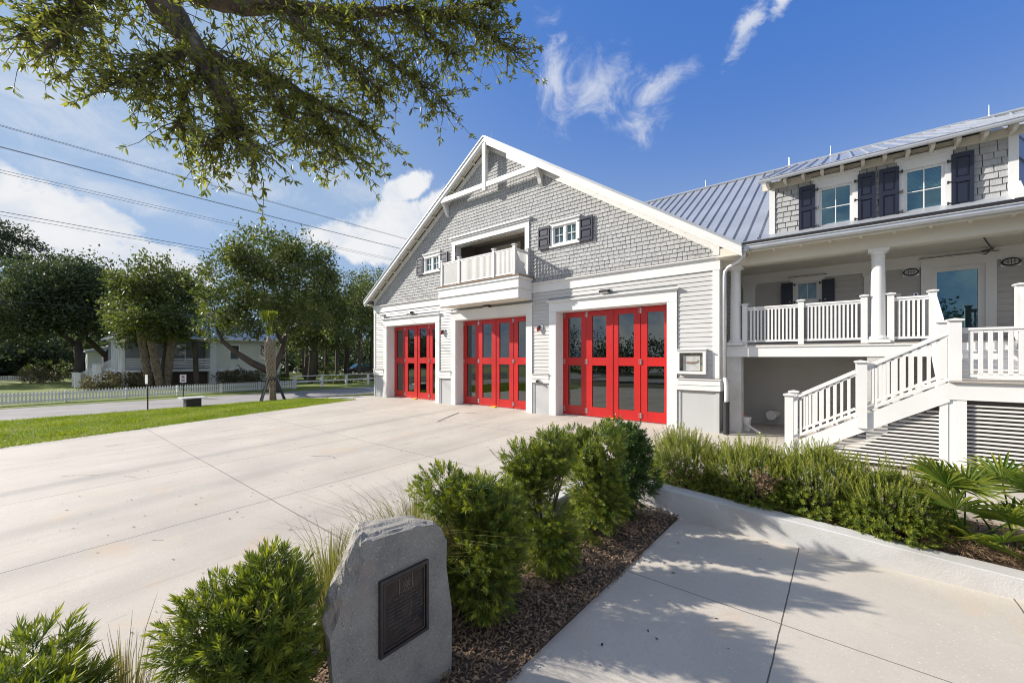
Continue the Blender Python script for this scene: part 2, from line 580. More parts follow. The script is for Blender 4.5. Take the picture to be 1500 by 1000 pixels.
g = MB()                                     # terrain sheet: low under the walk, level with the street further left
xs = [-600, -200, -90, -60, -40, -30, -24, -19, -18, -17, -10, -4, 0, 6, 12, 30, 120, 600]
ys = [-600, -120, -40, -14, -6, 0, 8, 20, 40, 70, 130, 600]
for x in xs:
    for y in ys:
        g.v.append((x, y, -0.64 + 0.18 * (1 - smooth01(x, -24, -17))))
for i in range(len(xs) - 1):
    for j in range(len(ys) - 1):
        a = i * len(ys) + j
        g.f.append([a, a + len(ys), a + len(ys) + 1, a + 1])
        g.t.append(0)
structure('ground', g, YARD)

def edge_x(y):                               # left edge of the driveway
    return -17.05 - 0.131 * (min(y, 10.6) + 0.35) if y > -3 else -16.7 + (y + 3) * 0.25
def sheet(poly, zf, thick):
    mb = MB()
    n = len(poly)
    v = [(x, y, zf(x, y)) for x, y in poly] + [(x, y, zf(x, y) - thick) for x, y in poly]
    mb.add(v, [tuple(range(n))] + [(i, i + n, (i + 1) % n + n, (i + 1) % n) for i in range(n)])
    return mb
left = [(edge_x(y), y) for y in (-14, -8, -3, 0, 3, 6, 9.6, 10.4)]
poly = [(-3.62, -14), (-3.62, 6.72), (-3.0, 8.35), (7.5, 8.35), (7.5, 14.4), (-2.57, 14.4), (-2.57, YF + 0.45), (XL + 0.05, YF + 0.45), (-19.3, YF + 0.4), (-19.3, 11.9), (-24.9, 11.9), (-24.9, 10.45)]
poly = poly + left[::-1]
structure('driveway', sheet(poly, lambda x, y: zdrive(min(y, YF)) if x > -18.9 else zdrive(min(y, YF)) + (-0.42 - zdrive(min(y, YF))) * smooth01(-x, 18.9, 24.9), 0.25), CONC)
structure('walkway', sheet([(-2.06, -8), (7.5, -8), (7.5, 6.46), (-1.98, 6.46)], lambda x, y: -0.5 + 0.008 * max(x, 0), 0.12), WALKC)
structure('street', sheet([(-30.4, -90), (-25.1, -90), (-25.0, 130), (-31.6, 130)], lambda x, y: -0.43, 0.06), ASPH)
structure('cross_street', sheet([(-24.8, -24.5), (60, -24.5), (60, -16), (-24.8, -16)], lambda x, y: -0.47, 0.2), ASPH)

lw = MB()                                    # lawn strip between driveway and street
ysl = [-14, -10, -8, -6, -3, -1, 1, 3, 5, 7, 8.5, 9.6, 10.3]
for y in ysl:
    for k in range(9):
        f = k / 8
        x0, x1 = edge_x(y) - 0.02, -25.0
        z0, z1 = zdrive(max(y, -14)) - 0.012, -0.425
        lw.v.append((x0 + (x1 - x0) * f, y, z0 + (z1 - z0) * f + 0.035 * math.sin(f * 3.14)))
for i in range(len(ysl) - 1):
    for k in range(8):
        a = i * 9 + k
        lw.f.append([a, a + 1, a + 10, a + 9])
        lw.t.append(0)
structure('lawn', lw, LAWN, True)
structure('lawn_verge', sheet([(-33.0, -90), (-30.35, -90), (-31.5, 130), (-35.0, 130)], lambda x, y: -0.418, 0.05), LAWN)
structure('side_lawn', sheet([(-24.95, 11.95), (-19.4, 11.95), (-19.4, 60), (-24.95, 60)], lambda x, y: -0.40, 0.05), LAWN)
structure('front_yard', sheet([(-72, -60), (-33.2, -60), (-35.2, 90), (-72, 90)], lambda x, y: -0.412, 0.04), LAWN)

tm = MB()                                    # dark streaks and scuffs on the slab
for pts_, w_ in (([(-10.25, 8.61), (-10.56, 9.17), (-10.86, 9.82), (-11.11, 10.39)], 0.10), ([(-10.78, 9.52), (-10.97, 10.2), (-10.75, 10.55), (-10.28, 10.62)], 0.05),
                 ([(-11.89, 0.49), (-11.76, 0.68), (-11.55, 0.83), (-11.34, 0.98)], 0.022), ([(-10.86, 1.28), (-10.69, 1.35), (-10.47, 1.41)], 0.018),
                 ([(-6.62, 7.12), (-6.08, 6.73), (-5.6, 6.39)], 0.03), ([(-6.78, 1.05), (-6.7, 1.1), (-6.66, 1.14)], 0.02), ([(-9.31, 4.16), (-9.11, 4.37), (-8.82, 4.43), (-8.6, 4.38)], 0.03),
                 ([(-13.2, 2.2), (-13.0, 4.5), (-13.1, 7.0)], 0.02), ([(-14.9, 1.0), (-14.6, 4.0), (-14.5, 8.5)], 0.025), ([(-8.6, 5.2), (-8.5, 7.2), (-8.7, 9.6)], 0.02)):
    rgm = random.Random(int(pts_[0][0] * 100))
    pp_ = [Vector((*q, 0)) for q in pts_]
    prev = None
    for i in range(len(pp_) - 1):
        for k in range(9):
            q = pp_[i].lerp(pp_[i + 1], k / 8)
            dn = (pp_[i + 1] - pp_[i]).normalized()
            ww = w_ * rgm.uniform(0.15, 1.0) / 2
            l_, r_ = q + Vector((-dn.y, dn.x, 0)) * ww, q - Vector((-dn.y, dn.x, 0)) * ww
            cur = [(v.x, v.y, zdrive(v.y) + 0.004) for v in (l_, r_)]
            if prev and k and rgm.random() < 0.8:
                tm.quad(prev[0], prev[1], cur[1], cur[0])
            prev = cur
tag(tm.build('slab_marks', mat('slab_mark', (0.25, 0.24, 0.225), 0.9, 0.4, 20)), kind='stuff')
def bed(name, poly, zf, m):
    return structure(name, sheet(poly, zf, 0.1), m)
bed('mulch_bed', [(-3.36, -6), (-2.05, -6), (-1.99, 6.44), (-3.36, 6.44)], lambda x, y: -0.47, SOIL)
bed('planter_soil', [(-2.95, 6.72), (7.4, 6.72), (7.4, 8.4), (-2.95, 8.4)], lambda x, y: -0.20 - 0.02 * max(x, 0), SOIL)

w = MB()                                     # retaining wall in front of the right-hand planter, its top falling to the right
pts = []
N = 14
for i in range(N + 1):
    x = -2.62 + (7.5 + 2.62) * i / N
    yb = 6.46
    pts.append((x, yb, -0.06 - 0.05 * max(0, min(x + 2.6, 4.2))))
for x, yb, zt in pts:
    w.v += [(x, yb, -0.62), (x, yb, zt - 0.008), (x, yb + 0.008, zt), (x, yb + 0.262, zt), (x, yb + 0.27, zt - 0.008), (x, yb + 0.27, -0.62)]
for i in range(N):
    for k in range(5):
        a = i * 6 + k
        w.f.append([a, a + 6, a + 7, a + 1])
        w.t.append(0)
w.f += [[0, 1, 2, 3, 4, 5], [N * 6 + k for k in (5, 4, 3, 2, 1, 0)]]
w.t += [0, 0]
tag(w.build('retaining_wall', KERBC), 'white painted concrete retaining wall holding the planter beside the walkway', 'wall')
w = MB()
w.v = []
for y in [-8, -2, 0, 2, 4, 6.0, 6.72]:
    zt = zdrive(y) + 0.03
    w.v += [(-3.36, y, -0.62), (-3.36, y, zt - 0.02), (-3.38, y, zt), (-3.60, y, zt), (-3.62, y, zt - 0.02), (-3.62, y, -0.62)]
for i in range(6):
    for k in range(5):
        a = i * 6 + k
        w.f.append([a, a + 1, a + 7, a + 6])
        w.t.append(0)
w.f += [[5, 4, 3, 2, 1, 0], [36, 37, 38, 39, 40, 41]]
w.t += [0, 0]
tag(w.build('low_wall', KERBC), 'low pale concrete wall between the driveway and the row of shrubs', 'wall')

# ================================================================== THE FIRE STATION
FS = thing('fire_station', (CX, YF, 0), 'pale grey gabled fire station with three red bay doors and a raised porch wing', 'building')
SLOPE, ZA = 0.655, 10.65
YR = 11.42                                   # front plane of the rakes
def zroof(x):
    return ZA - SLOPE * abs(x - CX)
DOORS = [-16.05, -10.93, -5.83]
def clip2(poly, a, b, c):
    out = []
    for i in range(len(poly)):
        p, q = poly[i], poly[(i + 1) % len(poly)]
        dp, dq = a * p[0] + b * p[1] - c, a * q[0] + b * q[1] - c
        if dp <= 0:
            out.append(p)
        if dp * dq < 0:
            t = dp / (dp - dq)
            out.append((p[0] + (q[0] - p[0]) * t, p[1] + (q[1] - p[1]) * t))
    return out
def gclip(poly, drop=0.20):
    p = clip2(poly, SLOPE, 1, ZA - drop + SLOPE * CX)
    return clip2(p, -SLOPE, 1, ZA - drop - SLOPE * CX) if len(p) > 2 else p
def holes_cells(x0, x1, z0, z1, holes):
    xs = sorted({x0, x1} | {h[0] for h in holes if x0 < h[0] < x1} | {h[1] for h in holes if x0 < h[1] < x1})
    zs = sorted({z0, z1} | {h[2] for h in holes if z0 < h[2] < z1} | {h[3] for h in holes if z0 < h[3] < z1})
    for i in range(len(xs) - 1):
        for j in range(len(zs) - 1):
            cx, cz = (xs[i] + xs[i + 1]) / 2, (zs[j] + zs[j + 1]) / 2
            if not any(h[0] < cx < h[1] and h[2] < cz < h[3] for h in holes):
                yield xs[i], xs[i + 1], zs[j], zs[j + 1]
def runs(x0, x1, za, zb, holes):
    r = [(x0, x1)]
    for h in holes:
        if h[2] < zb - 0.01 and h[3] > za + 0.01:
            n = []
            for a, b in r:
                if h[1] <= a or h[0] >= b:
                    n.append((a, b))
                else:
                    if h[0] > a:
                        n.append((a, h[0]))
                    if h[1] < b:
                        n.append((h[1], b))
            r = n
    return r
def lap_siding(x0, x1, z0, z1, Y, step, holes, seed=0):
    """lapped boards facing -Y, each course a real sloping board with a shadow lip"""
    mb = MB()
    rg = random.Random(seed)
    n = max(1, round((z1 - z0) / step))
    st = (z1 - z0) / n
    for i in range(n):
        za, zb = z0 + i * st, z0 + (i + 1) * st
        for a, b in runs(x0, x1, za, zb, holes):
            cuts = [a]
            while b - cuts[-1] > 3.9:
                cuts.append(cuts[-1] + rg.uniform(1.8, 3.6))
            cuts.append(b)
            for p, q in zip(cuts, cuts[1:]):
                q2 = q - 0.003
                yb = Y - 0.022 - rg.uniform(0, 0.003)
                mb.quad((p, yb, za), (q2, yb, za), (q2, Y - 0.004, zb), (p, Y - 0.004, zb))
                mb.quad((p, Y, za), (q2, Y, za), (q2, yb, za), (p, yb, za))
    return mb
def shingles(x0, x1, z0, z1, Y, row, widths, holes, clip, seed):
    mb = MB()
    rg = random.Random(seed)
    z = z0
    while z < z1 - 0.02:
        zb = min(z + row, z1)
        for a, b in runs(x0, x1, z, zb, holes):
            x = a - rg.uniform(0, 0.15)
            while x < b:
                wd = rg.choice(widths) * rg.uniform(0.93, 1.07)
                p, q = max(x, a), min(x + wd - 0.013, b)
                x += wd
                if q - p < 0.02:
                    continue
                zl = z + rg.uniform(-0.006, 0.006)
                poly = [(p, zl), (q, zl), (q, zb + 0.01), (p, zb + 0.01)]
                if clip:
                    poly = clip(poly)
                if len(poly) < 3:
                    continue
                dp = rg.uniform(0.022, 0.032)
                tone = min(max(rg.gauss(0.4, 0.3), 0.01), 1)
                def yy(zz):
                    return Y - dp + (dp - 0.004) * min(max((zz - zl) / row, 0), 1)
                k = len(poly)
                vs = [(u, yy(v), v) for u, v in poly] + [(u, Y + 0.004, v) for u, v in poly]
                fs = [tuple(range(k))] + [(i, i + k, (i + 1) % k + k, (i + 1) % k) for i in range(k)]
                mb.add(vs, fs, tone)
        z = zb
    return mb

# ---- masonry core and openings
BALC = (-12.86, -9.08, 4.90, 6.80)
WINR = (-7.93, -6.82, 5.92, 6.58)
WINL = (-14.95, -13.84, 5.92, 6.58)
door_holes = [(c - 1.90, c + 1.90, -0.5, 3.60) for c in DOORS]
core = MB()
for a, b, c, d in holes_cells(XL + 0.03, XR - 0.03, -0.3, 4.70, door_holes):
    core.box(a, b, YF + 0.015, YF + 0.43, c, d)
core.build('wall', STUCCO, FS)
gab = MB()
for a, b, c, d in holes_cells(XL + 0.03, XR - 0.03, 4.70, 10.7, [BALC, WINR, WINL] + [(BALC[0], BALC[1], 4.4, 4.95)]):
    p = gclip([(a, c), (b, c), (b, d), (a, d)], 0.19)
    if len(p) > 2:
        gab.prism([(x, YF + 0.016, z) for x, z in p], (0, 0.2, 0))
gab.build('gable_backing', SHBACK, FS)
sw = MB()                                    # side and rear walls of the hall
sw.box(XR - 0.4, XR, YF + 0.43, 30, -0.3, 5.05)
sw.box(XL, XL + 0.4, YF + 0.43, 30, -0.3, 5.05)
sw.box(XL, XR, 29.7, 30, -0.3, 5.0)
sw.build('side_wall', SIDING, FS)
cw = lap_siding(0, 2.5, 1.41, 4.9, 0, 0.125, [], 5)
sd = MB()                                    # lapped boards on the side that faces the porch
sd.add([(XR + 0.003 - y, YF + 0.45 + x, z) for x, y, z in cw.v], cw.f)
sd.build('side_siding', PORCHWALL, FS)
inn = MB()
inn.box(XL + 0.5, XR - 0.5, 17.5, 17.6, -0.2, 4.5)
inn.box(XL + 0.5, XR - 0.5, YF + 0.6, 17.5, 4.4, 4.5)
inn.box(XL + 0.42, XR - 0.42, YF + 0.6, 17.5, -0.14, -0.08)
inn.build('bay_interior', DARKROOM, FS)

lap_siding(XL + 0.1, XR - 0.13, 1.43, 4.34, YF, 0.125, [(c - 2.19, c + 2.19, -1, 4.02) for c in DOORS], 1).build('lap_siding', SIDING, FS)
shingles(XL + 0.1, XR - 0.1, 4.72, 10.6, YF, 0.128, (0.13, 0.165, 0.205), [BALC[:2] + (4.6, 6.8), WINR, WINL], lambda p: gclip(p, 0.21), 2).build('gable_shingles', SHINGLE, FS)

band = MB()                                  # frieze between boards and shingles
band.box(XL - 0.04, XR + 0.02, YF - 0.045, YF + 0.012, 4.345, 4.62)
band.box(XL - 0.06, XR + 0.05, YF - 0.075, YF + 0.012, 4.62, 4.665)
band.box(XL - 0.10, XR + 0.09, YF - 0.115, YF + 0.012, 4.665, 4.70)
band.box(XR + 0.02, XR + 0.04, YF - 0.045, 12.6, 4.345, 4.62)
band.build('frieze', WHITE, FS)
fl = MB()
fl.box(XL - 0.10, XR + 0.095, YF - 0.12, YF + 0.01, 4.701, 4.712)
fl.build('flashing', DARKTRIM, FS)
for x0, x1 in ((XL - 0.03, XL + 0.11), (XR - 0.14, XR + 0.025)):
    cb = MB()
    cb.box(x0, x1, YF - 0.04, YF + 0.40, 1.415, 4.343)
    cb.box(x0, x1, YF - 0.04, YF + 0.30, 4.713, 4.713 + (0.30 if x0 > CX else 0.40))
    cb.build('corner_board', WHITE, FS)
base_runs = [(XL - 0.03, DOORS[0] - 2.185), (DOORS[0] + 2.185, DOORS[1] - 2.185), (DOORS[1] + 2.185, DOORS[2] - 2.185), (DOORS[2] + 2.185, XR + 0.02)]
for a, b in base_runs:
    t = MB()
    end = 0.03 if b > XR else 0
    t.box(a, b + end, YF - 0.055, YF + 0.014, 1.10, 1.245)
    t.box(a, b + end, YF - 0.070, YF + 0.014, 1.246, 1.395)
    t.box(a, b + end + 0.02 * (end > 0), YF - 0.10, YF + 0.014, 1.396, 1.425)
    if end:
        t.box(XR + 0.02, XR + 0.055, YF + 0.014, YF + 0.42, 1.10, 1.425)
    t.build('water_table', WHITE, FS)
    t = MB()
    t.box(a, b + end, YF - 0.062, YF + 0.01, 1.082, 1.097)
    t.box(a, b + end, YF - 0.105, YF + 0.01, 1.426, 1.434)
    t.build('flashing', DARKTRIM, FS)
    t = MB()
    t.box(a + 0.0, a + 0.09, YF - 0.025, YF + 0.013, -0.05, 1.08)
    t.box(b - 0.09, b, YF - 0.025, YF + 0.013, -0.05, 1.08)
    t.box(a + 0.092, b - 0.092, YF - 0.004, YF + 0.013, -0.05, 1.08)
    t.build('base_panel', STUCCO, FS)

# ---- bay doors
def bay_door(c):
    yd = YF + 0.43
    cas = MB()
    x0, x1 = c - 1.90, c + 1.90
    for a, b in ((x0 - 0.28, x0), (x1, x1 + 0.28)):
        cas.box(a, b, YF - 0.05, YF + 0.013, -0.06, 3.60)
    cas.box(x0 - 0.28, x1 + 0.28, YF - 0.055, YF + 0.013, 3.602, 3.90)
    cas.box(x0 - 0.31, x1 + 0.31, YF - 0.085, YF + 0.013, 3.901, 3.945)
    cas.box(x0 - 0.35, x1 + 0.35, YF - 0.125, YF + 0.013, 3.946, 3.985)
    for a, b in ((x0 - 0.012, x0 + 0.012), (x1 - 0.012, x1 + 0.012)):
        cas.box(a, b, YF + 0.013, yd + 0.06, -0.06, 3.60)
    cas.box(x0 + 0.013, x1 - 0.013, YF + 0.013, yd + 0.06, 3.588, 3.612)
    cas.build('door_casing', WHITE, FS)
    dr = MB()
    xa, xb = x0 + 0.014, x1 - 0.014
    wl_ = (xb - xa) / 4
    zs = (0.03, 0.34, 1.74, 2.01, 3.40, 3.575)
    panes, hinges = [], []
    for i in range(4):
        a, b = xa + wl_ * i + 0.005, xa + wl_ * (i + 1) - 0.005
        fl_ = 0.012 * (i in (1, 2))
        y0, y1 = yd - 0.02 - fl_, yd + 0.04 - fl_
        s = 0.205
        dr.box(a, a + s, y0, y1, zs[0], zs[5])
        dr.box(b - s, b, y0, y1, zs[0], zs[5])
        for k in (0, 2, 4):
            dr.box(a + s, b - s, y0 + 0.003, y1 - 0.003, zs[k], zs[k + 1])
        for k in (1, 3):
            panes.append((a + s - 0.01, b - s + 0.01, yd + 0.012 - fl_, zs[k] - 0.01, zs[k + 1] + 0.01))
    dr.box(xa + 2 * wl_ - 0.03, xa + 2 * wl_ + 0.03, yd - 0.05, yd - 0.033, zs[0], zs[5])
    d = dr.build('bay_door', RED, FS)
    for a, b, y, za, zb in panes:
        p = MB()
        p.quad((a, y, za), (b, y, za), (b, y, zb), (a, y, zb))
        p.build('pane', GLASS_DOOR, d)
    for k in (0, 1, 2, 3, 4):
        for z in (0.20, 1.87, 3.47):
            if k == 2:
                continue
            h = MB()
            xh = xa + wl_ * k + (0.06 if k == 0 else -0.06 if k == 4 else 0)
            for dx in (-0.045, 0.045):
                for dz in (-0.05, 0.0, 0.05):
                    h.tube([(xh + dx, yd - 0.034, z + dz), (xh + dx, yd - 0.045, z + dz)], 0.012, 6)
            h.box(xh - 0.012, xh + 0.012, yd - 0.05, yd - 0.0345, z - 0.09, z + 0.09)
            h.build('hinge', STEEL, d)
    t = MB()
    t.box(c - 0.12, c + 0.12, yd - 0.22, yd - 0.02, 0.006, 0.045)
    t.build('floor_stop', YELLOW, d)
    t = MB()
    t.box(x0 + 0.014, x1 - 0.014, YF + 0.30, yd + 0.06, -0.02, 0.022)
    t.build('threshold', STEEL, d)
for c in DOORS:
    bay_door(c)

# ---- windows
def shutter(par, x0, x1, z0, z1, Y, hinge_right):
    m = MB()
    st = min(0.055, (x1 - x0) * 0.2)
    m.box(x0, x0 + st, Y - 0.045, Y, z0, z1)
    m.box(x1 - st, x1, Y - 0.045, Y, z0, z1)
    zm = (z0 + z1) / 2 + (z1 - z0) * 0.02
    for a, b in ((z0, z0 + 0.10), (zm - 0.045, zm + 0.045), (z1 - 0.09, z1)):
        m.box(x0 + st, x1 - st, Y - 0.043, Y - 0.002, a, b)
    for a, b in ((z0 + 0.10, zm - 0.045), (zm + 0.045, z1 - 0.09)):
        m.box(x0 + st, x1 - st, Y - 0.018, Y - 0.004, a, b)
        m.box(x0 + st + 0.035, x1 - st - 0.035, Y - 0.032, Y - 0.017, a + 0.035, b - 0.035)
    s = m.build('shutter', NAVY, par)
    hx = x1 if hinge_right else x0
    sg = 1 if hinge_right else -1
    n = 3 if z1 - z0 > 0.8 else 2
    for k in range(n):
        z = z0 + (z1 - z0) * (0.12 + 0.76 * k / (n - 1))
        h = MB()
        h.bar((hx - sg * 0.05, Y - 0.05, z), (hx + sg * 0.05, Y - 0.05, z), 0.012, 0.03)
        h.tube([(hx + sg * 0.05, Y - 0.055, z - 0.03), (hx + sg * 0.05, Y - 0.055, z + 0.03)], 0.016, 8)
        h.build('hinge', BLACK, par)
    d = MB()                                 # shutter dog, a small S hook
    xd = x0 + (x1 - x0) * (0.25 if hinge_right else 0.75)
    d.tube([(xd, Y - 0.05, z0 + 0.02), (xd, Y - 0.055, z0 - 0.02), (xd + 0.02, Y - 0.055, z0 - 0.045), (xd + 0.035, Y - 0.055, z0 - 0.03)], 0.009, 6)
    d.build('shutter_dog', BLACK, par)
def window(x0, x1, z0, z1, Y, side, head, sill, cols, rows, mullion, shutters, glass, blind, wallback=0.13):
    """x0..x1, z0..z1 is the sash opening; casing round it"""
    c = MB()
    for a, b in ((x0 - side, x0), (x1, x1 + side)):
        c.box(a, b, Y - 0.045, Y + 0.03, z0, z1)
    c.box(x0 - side, x1 + side, Y - 0.05, Y + 0.03, z1, z1 + head * 0.75)
    c.box(x0 - side - 0.04, x1 + side + 0.04, Y - 0.10, Y + 0.03, z1 + head * 0.75 + 0.001, z1 + head)
    c.box(x0 - side - 0.03, x1 + side + 0.03, Y - 0.085, Y + 0.03, z0 - sill, z0 - 0.001)
    wnd = c.build('window', WHITE, FS)
    cap = MB()
    cap.box(x0 - side - 0.045, x1 + side + 0.045, Y - 0.105, Y + 0.02, z1 + head + 0.001, z1 + head + 0.012)
    cap.build('head_flashing', DARKTRIM, wnd)
    f = MB()
    fw = 0.045
    cells = []
    secs = [(x0, x1)] if not mullion else [(x0, (x0 + x1) / 2 - 0.03), ((x0 + x1) / 2 + 0.03, x1)]
    if mullion:
        f.box((x0 + x1) / 2 - 0.03, (x0 + x1) / 2 + 0.03, Y - 0.02, Y + 0.05, z0, z1)
    for a, b in secs:
        f.box(a, a + fw, Y, Y + 0.05, z0, z1)
        f.box(b - fw, b, Y, Y + 0.05, z0, z1)
        f.box(a + fw, b - fw, Y, Y + 0.05, z0, z0 + fw)
        f.box(a + fw, b - fw, Y, Y + 0.05, z1 - fw, z1)
        cells.append((a + fw, b - fw, z0 + fw, z1 - fw))
        for k in range(1, cols):
            xm = a + fw + (b - a - 2 * fw) * k / cols
            f.box(xm - 0.009, xm + 0.009, Y + 0.012, Y + 0.038, z0 + fw, z1 - fw)
        for k in range(1, rows):
            zm = z0 + fw + (z1 - z0 - 2 * fw) * k / rows
            f.box(a + fw, b - fw, Y + 0.013, Y + 0.037, zm - 0.009, zm + 0.009)
    f.build('sash', WHITE, wnd)
    for a, b, c0, d0 in cells:
        p = MB()
        p.quad((a - 0.005, Y + 0.025, c0 - 0.005), (b + 0.005, Y + 0.025, c0 - 0.005), (b + 0.005, Y + 0.025, d0 + 0.005), (a - 0.005, Y + 0.025, d0 + 0.005))
        p.build('pane', glass, wnd)
        if blind:
            bl = MB()
            zt = d0
            zlow = c0 + (d0 - c0) * (1 - blind)
            while zt > zlow:
                bl.quad((a, Y + 0.062, zt - 0.022), (b, Y + 0.062, zt - 0.022), (b, Y + 0.075, zt - 0.002), (a, Y + 0.075, zt - 0.002))
                zt -= 0.027
            bl.build('blind', BLIND, wnd)
    bk = MB()
    bk.box(x0, x1, Y + wallback, Y + wallback + 0.02, z0, z1)
    bk.box(x0, x0 + 0.01, Y + 0.05, Y + wallback, z0, z1)
    bk.box(x1 - 0.01, x1, Y + 0.05, Y + wallback, z0, z1)
    bk.build('window_recess', DARKROOM, wnd)
    for a, b, za, zb, hr in shutters:
        shutter(wnd, a, b, za, zb, Y - 0.045, hr)
for x0, x1, z0, z1 in (WINR, WINL):
    window(x0 + 0.09, x1 - 0.09, z0 + 0.02, z1 - 0.02, YF, 0.12, 0.19, 0.10, 2, 2, True,
           [(x0 - 0.53, x0 - 0.05, z0 - 0.08, z1 + 0.06, True), (x1 + 0.05, x1 + 0.53, z0 - 0.08, z1 + 0.06, False)], GLASS_CLEAR, 1.0)

# ---- gable roof, rakes, brace
def gable_poly(x0, x1, top, bot):
    return [(x0, zroof(x0) + top), (x1, zroof(x1) + top), (x1, zroof(x1) + bot), (x0, zroof(x0) + bot)]
EL, ER = -19.48, -1.97
for x0, x1 in ((EL, CX), (CX, ER)):
    r = MB()
    r.prism([(x, YR - 0.03, z) for x, z in gable_poly(x0, x1, 0.0, -0.055)], (0, 30.4 - YR, 0))
    n = int((30 - YR) / 0.42)
    for k in range(n):
        y = YR + 0.1 + k * 0.42
        r.bar((x0, y, zroof(x0) + 0.015), (x1, y, zroof(x1) + 0.015), 0.025, 0.03)
    r.build('roof', ROOF, FS)
    f = MB()
    f.prism([(x, YR, z) for x, z in gable_poly(x0, x1, -0.057, -0.215)], (0, 0.035, 0))
    f.prism([(x, YR + 0.036, z) for x, z in gable_poly(x0, x1, -0.057, -0.30)], (0, 0.03, 0))
    f.prism([(x, YF - 0.03, z) for x, z in gable_poly(max(x0, XL), min(x1, XR), -0.20, -0.44)], (0, 0.028, 0))
    f.build('rake_board', WHITE, FS)
    s = MB()
    s.prism([(x, YR + 0.067, z) for x, z in gable_poly(x0, x1, -0.10, -0.125)], (0, YF - 0.032 - YR - 0.067, 0))
    k = 0
    x = x0 + 0.35 if x0 < CX - 1 else CX + 0.45
    while x < x1 - 0.1:
        s.bar((x, YR + 0.068, zroof(x) - 0.175), (x, YF - 0.033, zroof(x) - 0.175), 0.07, 0.095, (SLOPE * (1 if x > CX else -1), 0, 1))
        x += 0.62
    s.build('soffit', CREAM, FS)
for xe, xw, sg in ((EL, XL, -1), (ER, XR, 1)):        # boxed eaves along the sides
    e = MB()
    zz = zroof(xe) - 0.056
    e.box(min(xe, xe - sg * 0.03), max(xe, xe - sg * 0.03), YR + 0.07, 30.2, zz - 0.19, zz)
    e.box(min(xe - sg * 0.031, xw), max(xe - sg * 0.031, xw), YR + 0.07, 30.2, zz - 0.19, zz - 0.16)
    e.build('eave', CREAM, FS)
br = MB()
br.box(CX - 0.085, CX + 0.085, YR + 0.02, YR + 0.17, 8.52, zroof(CX) - 0.16)
br.build('king_post', WHITE, FS)
br = MB()
zb = 8.74
xh = (ZA - 0.25 - zb) / SLOPE
br.box(CX - xh, CX + xh, YR + 0.035, YR + 0.155, zb - 0.10, zb + 0.09)
br.build('collar_beam', WHITE, FS)
for sg in (-1, 1):
    b = MB()
    xb = CX + sg * (xh - 0.05)
    prof = [(YF - 0.02, 8.85), (YR + 0.05, 8.85), (YR + 0.05, 8.66), (YR + 0.14, 8.52), (YR + 0.24, 8.36), (YR + 0.30, 8.20), (YF - 0.02, 8.12)]
    b.prism([(xb - 0.07, y, z) for y, z in prof], (0.14, 0, 0))
    b.build('bracket', WHITE, FS)

# ---- railing kit
bal_cache = {}
def baluster_mesh(w_, h_):
    key = (round(w_, 3), round(h_, 3))
    if key not in bal_cache:
        me = bpy.data.meshes.new('baluster')
        a = w_ / 2
        v = [(-a, -a, 0), (a, -a, 0), (a, a, 0), (-a, a, 0), (-a, -a, h_), (a, -a, h_), (a, a, h_), (-a, a, h_)]
        me.from_pydata(v, [], [(0, 1, 5, 4), (1, 2, 6, 5), (2, 3, 7, 6), (3, 0, 4, 7), (4, 5, 6, 7), (3, 2, 1, 0)])
        me.materials.append(WHITE)
        bal_cache[key] = me
    return bal_cache[key]
def railing(p, q, h, pitch, bw=0.038, low=0.10, name='railing'):
    """rails and balusters between two foot points p, q (deck or nosing line)"""
    p, q = Vector(p), Vector(q)
    m = MB()
    top = Vector((0, 0, h))
    m.bar(p + top - Vector((0, 0, 0.02)), q + top - Vector((0, 0, 0.02)), 0.075, 0.04)
    m.bar(p + top - Vector((0, 0, 0.065)), q + top - Vector((0, 0, 0.065)), 0.045, 0.045)
    r = m.build(name, WHITE, FS)
    m = MB()
    m.bar(p + Vector((0, 0, low)), q + Vector((0, 0, low)), 0.05, 0.05)
    m.build('bottom_rail', WHITE, r)
    n = max(2, int(round((q - p).xy.length / pitch)))
    me = baluster_mesh(bw, h - low - 0.08)
    for i in range(1, n):
        o = bpy.data.objects.new('baluster', me)
        COL.objects.link(o)
        o.parent = r
        o.location = p + (q - p) * (i / n) + Vector((0, 0, low + 0.02))
    return r
def newel(x, y, z0, z1, w_=0.115):
    m = MB()
    a = w_ / 2
    m.box(x - a, x + a, y - a, y + a, z0, z1 - 0.05)
    m.box(x - a - 0.012, x + a + 0.012, y - a - 0.012, y + a + 0.012, z1 - 0.0495, z1 - 0.032)
    c = a + 0.028
    m.box(x - c, x + c, y - c, y + c, z1 - 0.0315, z1 - 0.008)
    m.add([(x - c, y - c, z1 - 0.0075), (x + c, y - c, z1 - 0.0075), (x + c, y + c, z1 - 0.0075), (x - c, y + c, z1 - 0.0075), (x, y, z1 + 0.018)],
          [(0, 1, 4), (1, 2, 4), (2, 3, 4), (3, 0, 4), (3, 2, 1, 0)])
    return m.build('newel_post', WHITE, FS)

